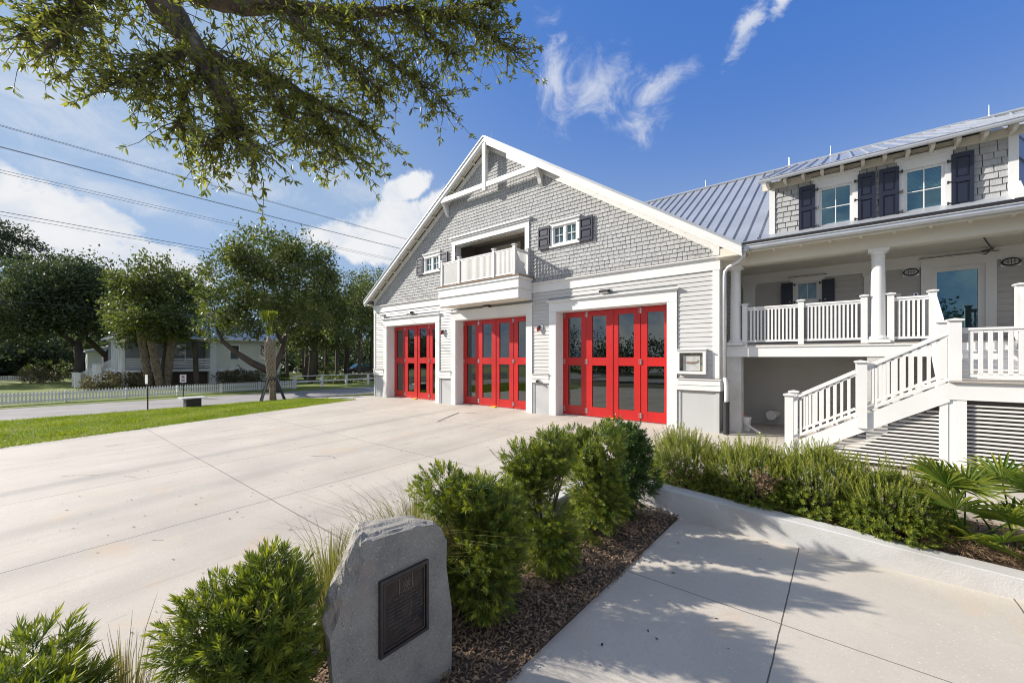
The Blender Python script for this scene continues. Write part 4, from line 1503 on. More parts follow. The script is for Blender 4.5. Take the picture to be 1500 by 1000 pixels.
m.tube([(-2.08, 12.47, 0.22), (-1.68, 12.25, 0.03)], 0.03, 10)
tag(m.build('loose_pipe', PVC), 'white plastic pipe leaning against the bucket onto the slab', 'pipe')

# ================================================================== MEMORIAL STONE
ST = thing('memorial_stone', (-2.5, 1.7, -0.5), 'rough grey granite memorial stone with a bronze plaque, standing in the mulch', 'memorial stone')
GRANITE = mat('grey_granite', (0.30, 0.28, 0.242), 0.78, var2=(0.205, 0.198, 0.18), vscale=4, bump=0.55, bscale=75,
              speck=[(120, 0.60, 0.68, (0.58, 0.54, 0.48)), (85, 0.60, 0.70, (0.10, 0.10, 0.10)), (9, 0.6, 0.75, (0.24, 0.235, 0.20)), (3.2, 0.6, 0.75, (0.34, 0.27, 0.22))])
BRONZE = mat('dark_bronze', (0.085, 0.062, 0.048), 0.42, var2=(0.03, 0.028, 0.03), vscale=9, metal=0.6, bump=0.2, bscale=70)
BRONZE2 = mat('worn_bronze', (0.21, 0.195, 0.19), 0.38, 0.3, 12, metal=0.7)
rg = random.Random(4)
def loop(pts, n):
    P = [Vector((p[0], p[1])) for p in pts]
    Ls = [(P[(i + 1) % len(P)] - P[i]).length for i in range(len(P))]
    tot = sum(Ls)
    out = []
    for k in range(n):
        d = tot * k / n
        i = 0
        while d > Ls[i] and i < len(P) - 1:
            d -= Ls[i]
            i += 1
        out.append(P[i].lerp(P[(i + 1) % len(P)], min(d / max(Ls[i], 1e-6), 1)))
    return out
front = [(1.20, -0.62), (1.195, 0.0), (1.175, 0.30), (1.235, 0.41), (1.325, 0.50), (1.38, 0.63), (1.425, 0.775), (1.47, 0.792), (1.64, 0.782), (1.90, 0.752), (1.98, 0.735), (2.04, 0.69), (2.10, 0.56), (2.095, 0.37), (2.15, 0.02), (2.15, -0.38), (2.13, -0.62)]
mid = [(1.225, -0.62), (1.215, 0.0), (1.17, 0.42), (1.20, 0.53), (1.29, 0.60), (1.33, 0.74), (1.40, 0.82), (1.46, 0.815), (1.64, 0.80), (1.90, 0.768), (2.0, 0.742), (2.07, 0.68), (2.125, 0.56), (2.12, 0.37), (2.175, 0.02), (2.17, -0.38), (2.15, -0.62)]
back = [(1.44, -0.62), (1.42, 0.0), (1.38, 0.40), (1.42, 0.48), (1.47, 0.58), (1.50, 0.70), (1.53, 0.77), (1.57, 0.79), (1.64, 0.78), (1.90, 0.74), (2.0, 0.70), (2.06, 0.65), (2.1, 0.54), (2.1, 0.36), (2.15, 0.02), (2.15, -0.38), (2.13, -0.62)]
NL = 96
def pairloop(a, n):                     # same index spacing on all three loops
    out = []
    for i in range(len(a)):
        p, q = Vector(a[i]), Vector(a[(i + 1) % len(a)])
        for k in range(n):
            out.append(p.lerp(q, k / n))
    return out
K = 6
lo = [pairloop(front, K), pairloop(mid, K), pairloop(back, K)]
dep = [-2.38, -2.47, -2.74]
rings = []
for r_, (a, b, xa, xb, steps) in enumerate(((lo[0], lo[1], dep[0], dep[1], 4), (lo[1], lo[2], dep[1], dep[2], 7))):
    for s_ in range(steps + (1 if r_ == 1 else 0)):
        f = s_ / steps
        ring = []
        nk = len(a) // 4 + 2                    # coarse facets rather than lumps
        jx, jy, jz = ([rg.uniform(-1, 1) for _ in range(nk)] for _ in range(3))
        for ik, (p, q) in enumerate(zip(a, b)):
            c = p.lerp(q, f)
            i0, fr_ = ik // 4, (ik % 4) / 4
            nx_, ny_, nz_ = (j[i0] * (1 - fr_) + j[(i0 + 1) % nk] * fr_ for j in (jx, jy, jz))
            left_side = c.x < 1.45 and c.y > 0.3
            amp = 0.0 if (r_ == 0 and s_ == 0) else (0.020 if left_side else 0.009)
            ring.append((xa + (xb - xa) * f + (nx_ * 0.8 + rg.uniform(-0.15, 0.15)) * amp, c.x + (ny_ + rg.uniform(-0.15, 0.15)) * amp, c.y + (nz_ + rg.uniform(-0.15, 0.15)) * amp))
        rings.append(ring)
n = len(rings[0])
m = MB()
for ring in rings:
    m.v += ring
for i in range(len(rings) - 1):
    for k in range(n):
        k2 = (k + 1) % n
        a, b, c, d = i * n + k, i * n + k2, (i + 1) * n + k2, (i + 1) * n + k
        m.f += [[a, c, b], [a, d, c]]
        m.t += [0, 0]
m.f += [list(range(n)), [(len(rings) - 1) * n + k for k in range(n - 1, -1, -1)]]
m.t += [0, 0]
m.build('stone', GRANITE, ST, bevel=0.004)
y0, y1, z0, z1 = 1.50, 1.90, 0.0, 0.51
XS = -2.38
m = MB()
m.box(XS + 0.001, XS + 0.014, y0, y1, z0, z1)
pl = m.build('plaque', BRONZE, ST, bevel=0.003)
m = MB()
for w_, d0, d1, off in ((0.022, 0.0145, 0.03, 0.0), (0.012, 0.0145, 0.022, 0.03)):
    a, b, c, d = y0 + off, y1 - off, z0 + off, z1 - off
    m.box(XS + d0, XS + d1, a, a + w_, c, d)
    m.box(XS + d0, XS + d1, b - w_, b, c, d)
    m.box(XS + d0, XS + d1, a + w_, b - w_, c, c + w_)
    m.box(XS + d0, XS + d1, a + w_, b - w_, d - w_, d)
m.build('plaque_border', mat('border_bronze', (0.10, 0.085, 0.08), 0.4, 0.3, 10, metal=0.7), pl)
rg = random.Random(11)
m = MB()
lines = [(0.335, 1.60, 1.80), (0.305, 1.57, 1.84), (0.28, 1.56, 1.85), (0.255, 1.56, 1.85), (0.23, 1.56, 1.85), (0.205, 1.56, 1.85), (0.18, 1.56, 1.84), (0.145, 1.59, 1.82), (0.12, 1.60, 1.81), (0.085, 1.63, 1.78), (0.062, 1.65, 1.75)]
for z, a, b in lines:                   # raised lettering, too worn to read: strokes of letter size
    y = a
    while y < b:
        wlen = rg.randint(2, 8)
        for k in range(wlen):
            h = rg.uniform(0.010, 0.014)
            kind = rg.random()
            m.box(XS + 0.0145, XS + 0.0185, y, y + 0.0022, z, z + h)
            if kind < 0.6:
                m.box(XS + 0.0145, XS + 0.0184, y + 0.0022, y + 0.0055, z + (h - 0.002) * rg.choice((0, 0.5, 1)), z + (h - 0.002) * rg.choice((0, 0.5, 1)) + 0.002) if False else m.box(XS + 0.0145, XS + 0.0184, y + 0.0023, y + 0.0055, z + h * 0.45, z + h * 0.45 + 0.002)
            if kind > 0.3:
                m.box(XS + 0.0145, XS + 0.0183, y + 0.0056, y + 0.0075, z + (0 if kind < 0.7 else h * 0.4), z + h)
            y += 0.0092
            if y > b:
                break
        y += 0.007
m.build('lettering', BRONZE2, pl)
m = MB()                                # small emblem in relief: shield outline with a cross and rays
ec, ez = 1.71, 0.42
m.box(XS + 0.0145, XS + 0.018, ec - 0.058, ec - 0.053, ez - 0.06, ez + 0.055)
m.box(XS + 0.0145, XS + 0.018, ec + 0.05, ec + 0.055, ez - 0.055, ez + 0.055)
m.box(XS + 0.0145, XS + 0.0179, ec - 0.053, ec + 0.05, ez + 0.05, ez + 0.055)
for k in range(8):
    an = math.pi * 2 * k / 8 + 0.2
    m.bar((XS + 0.017, ec + 0.008 * math.cos(an), ez - 0.005 + 0.008 * math.sin(an)), (XS + 0.017, ec + 0.036 * math.cos(an), ez - 0.005 + 0.036 * math.sin(an)), 0.006, 0.006, (1, 0, 0))
for k in range(5):
    m.box(XS + 0.0145, XS + 0.0178, ec - 0.045 + k * 0.02, ec - 0.035 + k * 0.02, ez - 0.055, ez - 0.048 + 0.004 * (k % 2))
m.build('emblem', BRONZE2, pl)

# ================================================================== PLANTING NEAR THE CAMERA
LEAF_SHRUB = mat('shrub_leaf', (0.055, 0.103, 0.018), 0.5, tone_col=(0.27, 0.295, 0.035), trans=0.28, spec=0.5)
LEAF_DARK = mat('dark_shrub_leaf', (0.038, 0.080, 0.022), 0.42, tone_col=(0.10, 0.16, 0.03), trans=0.25)
LEAF_SPIKE = mat('spike_needle', (0.085, 0.135, 0.022), 0.5, tone_col=(0.31, 0.32, 0.045), trans=0.28)
LEAF_FAN = mat('palmetto_blade', (0.065, 0.120, 0.018), 0.6, tone_col=(0.27, 0.28, 0.04), trans=0.35, spec=0.15)
LEAF_DRY = mat('dry_needle', (0.13, 0.075, 0.038), 0.8, tone_col=(0.27, 0.19, 0.11))
GRASSB = mat('grass_blade', (0.14, 0.17, 0.035), 0.6, tone_col=(0.38, 0.31, 0.13), trans=0.3)
TURF = mat('turf_blade', (0.17, 0.235, 0.020), 0.6, tone_col=(0.32, 0.35, 0.06), trans=0.3)
LEAF_OAK = mat('live_oak_leaf', (0.085, 0.118, 0.026), 0.38, tone_col=(0.30, 0.28, 0.05), trans=0.5)
STEM = mat('woody_stem', (0.11, 0.085, 0.06), 0.9, 0.3, 20)
CHIP = mat('wood_chip', (0.125, 0.078, 0.048), 0.85, tone_col=(0.36, 0.25, 0.15))

def whorl(n, stem, L, w, a0, a1, rng):
    T, F = [], []
    for k in range(n):
        az = k * 2.39996 + rng.uniform(-0.3, 0.3)
        f = k / max(n - 1, 1)
        an = a1 + (a0 - a1) * f + rng.uniform(-0.15, 0.15)      # tip leaves stand up, lower ones spread
        d = np.array([math.sin(an) * math.cos(az), math.sin(an) * math.sin(az), math.cos(an)])
        s_ = np.array([-math.sin(az), math.cos(az), 0.0])
        nr = np.cross(d, s_)
        l = L * rng.uniform(0.75, 1.15)
        b = np.array([0, 0, stem * f])
        o = len(T)
        T += [b, b + d * l * 0.45 + s_ * w, b + d * l, b + d * l * 0.45 - s_ * w]
        F.append((o, o + 1, o + 2, o + 3))
    return np.array(T), np.array(F)
def lump(d, seed):
    a = np.sin(d[:, 0] * 4.1 + seed) * np.cos(d[:, 1] * 3.7 + seed * 1.7) + 0.6 * np.sin(d[:, 2] * 6.3 + d[:, 0] * 5.1 + seed * 0.6) + 0.4 * np.sin(d[:, 1] * 9 + d[:, 2] * 8 + seed)
    return a / 2
def shrub(name, label, cx, cy, z0, top, rx, ry, n, seed, leafmat, L=0.060, wl_=0.0054, group=None, upright=0.28, nleaf=17):
    rng = np.random.default_rng(seed)
    t = thing(name, (cx, cy, z0), label, 'shrub', group)
    T, F = whorl(nleaf, 0.075, L, wl_, 0.25, 1.15, rng)
    H = top - z0
    K = 15                                                       # lumps of foliage that make the uneven outline
    ka = rng.uniform(0, 6.283, K)
    kz = np.concatenate([rng.uniform(0.10, 0.40, 5), rng.uniform(0.40, 0.68, 5), rng.uniform(0.66, 0.84, 5)])
    kr = rng.uniform(0.25, 0.72, K)
    kc = np.stack([cx + np.cos(ka) * rx * kr, cy + np.sin(ka) * ry * kr, z0 + H * kz], 1)
    ks = rng.uniform(0.36, 0.58, K)
    d = rng.normal(size=(n, 3))
    d /= np.linalg.norm(d, axis=1, keepdims=True)
    ki = rng.choice(K, n, p=ks ** 2 / (ks ** 2).sum())
    shoots = rng.random(n) < 0.06
    rad = np.where(rng.random(n) < 0.78, rng.uniform(0.84, 1.05, n), rng.uniform(0.3, 0.9, n)) * np.where(shoots & (d[:, 2] > 0), rng.uniform(1.1, 1.35, n), 1)
    P = kc[ki] + d * (ks[ki] * rad)[:, None] * np.array([rx, ry, H * 0.30])
    ax = P - np.array([cx, cy, z0 + H * 0.4])
    ax /= np.linalg.norm(ax, axis=1, keepdims=True) + 1e-6
    d = d * 0.6 + ax * 0.6
    P[:, 2] = np.maximum(P[:, 2], z0 + 0.03)
    dr = d * np.array([1, 1, 0.8]) + np.array([0, 0, upright]) + rng.normal(0, 0.35, (n, 3))
    V, FF, tone = scatter(T, F, P, frames(dr, rng), rng.uniform(0.75, 1.2, n),
                          np.clip(rng.beta(0.9, 1.8, n) + 0.15 * shoots, 0, 1), np.tile(np.linspace(-0.08, 0.25, len(F)), 1))
    np_mesh('foliage', V, FF, leafmat, t, tone)
    m = MB()
    for k in range(9):
        a = rng.uniform(0, 6.28)
        r_ = rng.uniform(0.2, 0.8)
        e = (cx + math.cos(a) * rx * r_, cy + math.sin(a) * ry * r_, z0 + H * rng.uniform(0.55, 0.9))
        mid_ = (cx + math.cos(a) * rx * r_ * 0.4, cy + math.sin(a) * ry * r_ * 0.4, z0 + H * 0.35)
        m.tube([(cx + 0.03 * math.cos(a), cy + 0.03 * math.sin(a), z0 - 0.05), mid_, e], [0.018, 0.012, 0.004], 6)
    m.build('stem', STEM, t)
    return t
G1 = 'clipped shrubs in the mulch bed'
shrub('shrub', 'leafy green shrub directly behind the memorial stone', -2.83, 2.80, -0.47, 0.98, 0.46, 0.42, 2600, 21, LEAF_SHRUB, group=G1)
shrub('shrub', 'leafy green shrub second from the memorial stone in the row', -2.74, 3.90, -0.47, 1.10, 0.44, 0.41, 2600, 22, LEAF_SHRUB, group=G1)
shrub('shrub', 'leafy green shrub third from the memorial stone in the row', -2.66, 4.98, -0.47, 1.10, 0.43, 0.41, 2500, 23, LEAF_SHRUB, group=G1)
shrub('shrub', 'dark green shrub at the far end of the row by the white retaining wall', -2.63, 6.02, -0.47, 1.06, 0.42, 0.42, 2400, 24, LEAF_DARK, group=G1)
shrub('shrub', 'large glossy green shrub just left of the memorial stone', -2.63, 0.83, -0.47, 0.86, 0.31, 0.33, 2300, 25, LEAF_SHRUB, L=0.066, wl_=0.0047, group=G1)
shrub('shrub', 'low glossy green shrub in the bottom left corner', -3.05, -0.03, -0.47, 0.60, 0.33, 0.34, 1900, 26, LEAF_SHRUB, L=0.068, wl_=0.0047, group=G1)

def spike_shrub(label, cx, cy, z0, top, rx, ry, n, nlow, seed, dead=None):
    rng = np.random.default_rng(seed)
    t = thing('planter_shrub', (cx, cy, z0), label, 'shrub', 'spiky shrubs in the raised planter')
    T, F = whorl(36, 0.26, 0.034, 0.0042, 0.35, 0.85, rng)
    a = rng.uniform(0, 6.283, n)
    r_ = np.sqrt(rng.random(n))
    H = top - z0
    hx = H * (0.50 + 0.28 * (1 - r_ ** 2)) * rng.uniform(0.75, 1.08, n)
    P = np.stack([cx + np.cos(a) * rx * r_, cy + np.sin(a) * ry * r_, z0 + hx - 0.08], 1)
    dr = np.stack([np.cos(a) * r_ * 0.5, np.sin(a) * r_ * 0.5, np.ones(n)], 1) + rng.normal(0, 0.16, (n, 3))
    V, FF, tone = scatter(T, F, P, frames(dr, rng), rng.uniform(0.7, 1.25, n), rng.beta(1.6, 2.2, n), np.linspace(-0.1, 0.3, len(F)))
    np_mesh('shoots', V, FF, LEAF_SPIKE, t, tone)
    T, F = whorl(13, 0.05, 0.046, 0.0062, 0.3, 1.2, rng)
    d = rng.normal(size=(nlow, 3))
    d /= np.linalg.norm(d, axis=1, keepdims=True)
    d[:, 2] = np.abs(d[:, 2]) * np.where(rng.random(nlow) < 0.3, -0.3, 1)
    rad = (0.95 + 0.15 * lump(d, seed)) * np.where(rng.random(nlow) < 0.75, rng.uniform(0.88, 1.05, nlow), rng.uniform(0.4, 0.9, nlow))
    P = np.stack([cx + d[:, 0] * rx * 1.12 * rad, cy + d[:, 1] * ry * 1.12 * rad, z0 + 0.10 + d[:, 2] * H * 0.66 * rad], 1)
    V, FF, tone = scatter(T, F, P, frames(d + np.array([0, -0.1, 0.35]) + rng.normal(0, 0.3, (nlow, 3)), rng), rng.uniform(0.8, 1.25, nlow), rng.beta(1.5, 2.6, nlow), np.linspace(-0.1, 0.25, len(F)))
    np_mesh('foliage', V, FF, LEAF_SHRUB, t, tone)
    if dead:
        k = 90
        P = np.array(dead)[None] + rng.normal(0, 1, (k, 3)) * np.array([0.08, 0.05, 0.08])
        V, FF, tone = scatter(T, F, P, frames(rng.normal(0, 1, (k, 3)) + np.array([0, -0.6, 0.3]), rng), rng.uniform(0.7, 1.1, k), rng.random(k), None)
        np_mesh('dead_patch', V, FF, LEAF_DRY, t, tone)
    m = MB()
    for k in range(7):
        a_ = rng.uniform(0, 6.28)
        m.tube([(cx, cy, z0 - 0.1), (cx + math.cos(a_) * rx * 0.4, cy + math.sin(a_) * ry * 0.4, z0 + H * 0.3), (cx + math.cos(a_) * rx * 0.6, cy + math.sin(a_) * ry * 0.6, z0 + H * 0.6)], [0.016, 0.01, 0.004], 6)
    m.build('stem', STEM, t)
spike_shrub('tall spiky green shrub at the left end of the raised planter', -2.14, 7.22, -0.2, 0.86, 0.48, 0.44, 420, 1200, 31)
spike_shrub('broad spiky green shrub with a brown dead patch above the planter wall', -1.12, 7.15, -0.2, 0.80, 0.60, 0.46, 520, 1700, 32, (-0.86, 6.70, 0.24))
spike_shrub('tall spiky green shrub below the stair in the planter', -0.28, 7.2, -0.22, 0.86, 0.56, 0.46, 480, 1600, 33)
spike_shrub('rounded green shrub spilling over the planter wall beside the palmettos', 0.46, 7.08, -0.25, 0.68, 0.52, 0.44, 260, 1700, 34)

def palmetto(cx, cy, z0, fans, seed, label):
    rng = np.random.default_rng(seed)
    t = thing('palmetto', (cx, cy, z0), label, 'palmetto', 'palmettos in the raised planter')
    for (az, el, pl_, Ls) in fans:
        tip = np.array([cx + math.cos(az) * math.cos(el) * pl_, cy + math.sin(az) * math.cos(el) * pl_, z0 + math.sin(el) * pl_])
        m = MB()
        base = np.array([cx + 0.03 * math.cos(az), cy + 0.03 * math.sin(az), z0])
        midp = (base + tip) / 2 + np.array([0, 0, 0.05])
        m.tube([base, midp, tip], [0.014, 0.009, 0.007], 6)
        out = np.array([math.cos(az), math.sin(az), 0.35 + 0.4 * math.sin(el)])
        out /= np.linalg.norm(out)
        side = np.cross(out, np.array([0, 0, 1.0]))
        side /= np.linalg.norm(side)
        nrm = np.cross(side, out)
        V, F, tone = [], [], []
        n = 26
        for k in range(n):
            an = (k / (n - 1) - 0.5) * 4.6
            d = out * math.cos(an) + side * math.sin(an) + nrm * (0.22 + rng.uniform(-0.06, 0.06))
            d /= np.linalg.norm(d)
            s_ = np.cross(d, nrm)
            s_ /= np.linalg.norm(s_)
            l = 0.9 * Ls * rng.uniform(0.85, 1.08) * (1 - 0.25 * abs(an) / 2.3)
            w_ = 0.018
            droop = np.array([0, 0, -0.10 * l * rng.uniform(0.4, 1.6)])
            p0, p1, p2, p3 = tip, tip + d * l * 0.4, tip + d * l * 0.75 + droop * 0.3, tip + d * l + droop
            f_ = nrm * w_ * 0.7
            o = len(V)
            V += [p0, p1 + s_ * w_ + f_, p1, p1 - s_ * w_ + f_, p2 + s_ * w_ * 0.8 + f_, p2, p2 - s_ * w_ * 0.8 + f_, p3]
            F += [(o, o + 1, o + 2, o), (o, o + 2, o + 3, o), (o + 1, o + 4, o + 5, o + 2), (o + 2, o + 5, o + 6, o + 3), (o + 4, o + 7, o + 5, o + 4), (o + 5, o + 7, o + 6, o + 5)]
            tt = min(max(rng.beta(1.4, 3), 0), 1)
            tone += [tt * 0.5, tt * 0.5, tt, tt, min(tt + 0.25, 1), min(tt + 0.25, 1)]
        tri = [tuple(dict.fromkeys(q)) for q in F]
        m.f_off = len(m.v)
        m.add(V, [])
        for q, tt in zip(tri, tone):
            m.f.append([i + m.f_off for i in q])
            m.t.append(tt + 1e-3)
        m.build('frond', LEAF_FAN, t)
pi = math.pi
palmetto(1.10, 7.05, -0.28, [(-1.9, 0.95, 0.70, 0.60), (2.9, 0.65, 0.62, 0.54), (0.3, 0.8, 0.6, 0.50), (1.4, 1.1, 0.75, 0.52), (-2.7, 0.45, 0.48, 0.48), (-1.0, 0.6, 0.5, 0.5), (2.2, 1.2, 0.8, 0.5), (-2.2, 1.2, 0.85, 0.5), (3.1, 0.2, 0.4, 0.42)], 41, 'fan palmetto with wide green blades beside the rounded shrub in the planter')
palmetto(1.52, 7.15, -0.30, [(-1.4, 1.1, 1.0, 0.62), (2.6, 0.9, 0.9, 0.56), (0.4, 0.9, 0.85, 0.56), (1.6, 1.0, 0.95, 0.54), (-2.4, 0.4, 0.5, 0.5), (-0.5, 0.5, 0.55, 0.5), (-1.9, 0.8, 0.75, 0.52), (3.0, 0.5, 0.55, 0.5), (-0.9, 1.2, 1.05, 0.55)], 42, 'taller fan palmetto in front of the white post, at the right end of the planter')
palmetto(2.15, 7.2, -0.32, [(2.9, 1.0, 0.85, 0.58), (-2.3, 0.7, 0.7, 0.56), (-1.0, 0.9, 0.75, 0.55), (1.2, 1.0, 0.8, 0.54), (-2.9, 0.3, 0.5, 0.5), (-2.0, 1.1, 0.9, 0.55), (2.4, 0.6, 0.6, 0.5)], 43, 'fan palmetto cut off by the right edge, its blades low over the planter wall')

def tuft(cx, cy, z0, h, n, seed, label, spread=0.5, dry=0.27):
    rng = np.random.default_rng(seed)
    a = rng.uniform(0, 6.283, n)
    V, F, tone = [], [], []
    for k in range(n):
        l = h * rng.uniform(0.55, 1.1)
        lean = abs(rng.normal(0, spread)) * 0.55
        d = np.array([math.cos(a[k]), math.sin(a[k]), 0])
        b = np.array([cx, cy, z0]) + d * rng.uniform(0, 0.09)
        s_ = np.array([-d[1], d[0], 0]) * 0.0036
        pts_ = [b, b + d * lean * l * 0.25 + np.array([0, 0, l * 0.45]), b + d * lean * l * 0.9 + np.array([0, 0, l * 0.85]), b + d * lean * l * 1.7 + np.array([0, 0, l])]
        o = len(V)
        for i, p in enumerate(pts_):
            w_ = (1, 0.9, 0.6, 0.15)[i]
            V += [p - s_ * w_, p + s_ * w_]
        F += [(o + 2 * i, o + 2 * i + 1, o + 2 * i + 3, o + 2 * i + 2) for i in range(3)]
        tt = min(1, rng.beta(1.5, 1.5) * dry * 2)
        tone += [tt, tt * 0.9, min(1, tt + 0.1)]
    o = np_mesh('grass_tuft', V, F, GRASSB, None, tone)
    return tag(o, label, 'grass tuft', 'grass tufts along the low wall')
tuft(-3.25, 2.45, -0.40, 0.95, 850, 51, 'tall yellow green grass tuft rising behind the top of the memorial stone', 0.62)
tuft(-3.20, 2.78, -0.40, 0.92, 850, 52, 'yellow green grass tuft touching the first shrub behind the memorial stone', 0.6)
tuft(-3.22, 1.60, -0.42, 0.90, 700, 53, 'upright grass tuft between the large left shrub and the memorial stone', 0.34, 0.3)
tuft(-3.32, 2.12, -0.42, 0.85, 420, 54, 'sparse leaning grass tuft behind the left shoulder of the memorial stone', 0.6, 0.5)
tuft(-3.06, 0.36, -0.42, 0.80, 300, 55, 'thin dry grass tuft between the two shrubs at the bottom left', 0.34, 0.7)

rng = np.random.default_rng(61)              # wood-chip mulch
def chips(n, x0, x1, y0, y1, zf, amp, Lr=(0.02, 0.065)):
    L_ = rng.uniform(*Lr, n)
    w_ = rng.uniform(0.004, 0.011, n)
    P = np.stack([rng.uniform(x0, x1, n), rng.uniform(y0, y1, n), np.zeros(n)], 1)
    P[:, 2] = zf(P[:, 0], P[:, 1]) + rng.random(n) ** 2 * amp + 0.004
    a = rng.uniform(0, 6.283, n)
    tl = rng.normal(0, 0.28, n)
    d = np.stack([np.cos(a) * np.cos(tl), np.sin(a) * np.cos(tl), np.sin(tl)], 1)
    s_ = np.stack([-np.sin(a), np.cos(a), rng.normal(0, 0.35, n)], 1)
    q = [P - d * L_[:, None] / 2 - s_ * w_[:, None] * 0.6, P + s_ * w_[:, None] - d * L_[:, None] * 0.15, P + d * L_[:, None] / 2, P - s_ * w_[:, None] + d * L_[:, None] * 0.1]
    V = np.stack(q, 1).reshape(-1, 3)
    return V, np.arange(4 * n).reshape(n, 4), rng.beta(1.1, 2.4, n)
mound = lambda x, y: -0.465 + 0.05 * np.sin((x + 3.36) / 1.34 * 3.14) + 0.03 * np.sin(y * 2.3 + x * 3)
V, F, tn = chips(23000, -3.35, -1.955, -0.3, 6.43, mound, 0.035)
np_mesh('mulch', V, F, CHIP, None, tn, 'stuff')
V, F, tn = chips(5200, -2.6, 3.2, 6.74, 8.3, lambda x, y: -0.20 - 0.02 * np.maximum(x, 0), 0.04, (0.03, 0.12))
np_mesh('planter_mulch', V, F, LEAF_DRY, None, tn, 'stuff')
k = 700
P = np.stack([rng.uniform(0.75, 1.9, k), rng.uniform(6.76, 7.0, k), rng.uniform(-0.27, -0.12, k)], 1)
T, F = whorl(7, 0.02, 0.11, 0.0022, 0.5, 1.4, rng)
V, FF, tn = scatter(T, F, P, frames(rng.normal(0, 1, (k, 3)) + np.array([0, -0.5, 0.5]), rng), rng.uniform(0.6, 1.1, k), rng.random(k), None)
np_mesh('dry_grass', V, FF, LEAF_DRY, None, tn, 'stuff')

def litter(n, poly, zf, name, s0, s1):
    P = np.stack([rng.uniform(poly[0], poly[1], n), rng.uniform(poly[2], poly[3], n), np.zeros(n)], 1)
    P[:, 2] = np.array([zf(x, y) for x, y in P[:, :2]]) + 0.008
    T, F = np.array([[0, 0, 0.0], [0.35, 0.22, 0.06], [1, 0, 0.02], [0.4, -0.2, 0.05]]), np.array([[0, 1, 2, 3]])
    a = rng.uniform(0, 6.283, n)
    M = np.stack([np.stack([np.cos(a), np.sin(a), 0 * a], 1), np.stack([-np.sin(a), np.cos(a), 0 * a], 1), np.stack([0 * a, 0 * a, 1 + 0 * a], 1)], 2)
    V, FF, tn = scatter(T, F, P, M, rng.uniform(s0, s1, n), rng.beta(1, 2.5, n))
    np_mesh(name, V, FF, mat(name + '_leaf', (0.035, 0.025, 0.02), 0.8, tone_col=(0.26, 0.13, 0.06)), None, tn, 'stuff')
litter(330, (-16, -3.7, 0.3, 11.2), lambda x, y: zdrive(y), 'driveway_litter', 0.02, 0.06)
litter(260, (-24.5, -18.5, -4, 10.0), lambda x, y: -0.30, 'lawn_litter', 0.05, 0.11)
litter(60, (-2.0, 3.0, 1.5, 6.4), lambda x, y: -0.5 + 0.008 * max(x, 0), 'walkway_litter', 0.025, 0.06)

# turf blades on the strip of lawn
n = 62000
yy = rng.uniform(-4.5, 10.35, n)
ff = rng.random(n) ** 1.15
ex = np.array([edge_x(v) for v in yy])
zz0 = np.array([zdrive(v) for v in yy]) - 0.012
xx = ex + rng.uniform(0.0, 0.14, n) + (-25.0 - ex) * ff * 0.998
zz = zz0 + (-0.425 - zz0) * ff + 0.035 * np.sin(ff * 3.14)
T, F = np.array([[-0.12, 0, 0], [0.12, 0, 0], [0.06, 0.25, 0.7], [0.0, 0.5, 1.0]]), np.array([[0, 1, 2, 3]])
d = rng.normal(0, 0.35, (n, 3)) + np.array([0, 0, 1.0])
V, FF, tn = scatter(T, F, np.stack([xx, yy, zz], 1), frames(d, rng), rng.uniform(0.03, 0.085, n) * (1 + 0.5 * (np.sin(xx * 2.3) * np.sin(yy * 1.9) > 0.55)), np.clip(rng.beta(1.4, 2, n) * (0.6 + 0.5 * np.sin(xx * 1.7 + yy * 0.9)), 0, 1))
np_mesh('grass', V, FF, TURF, None, tn, 'stuff')

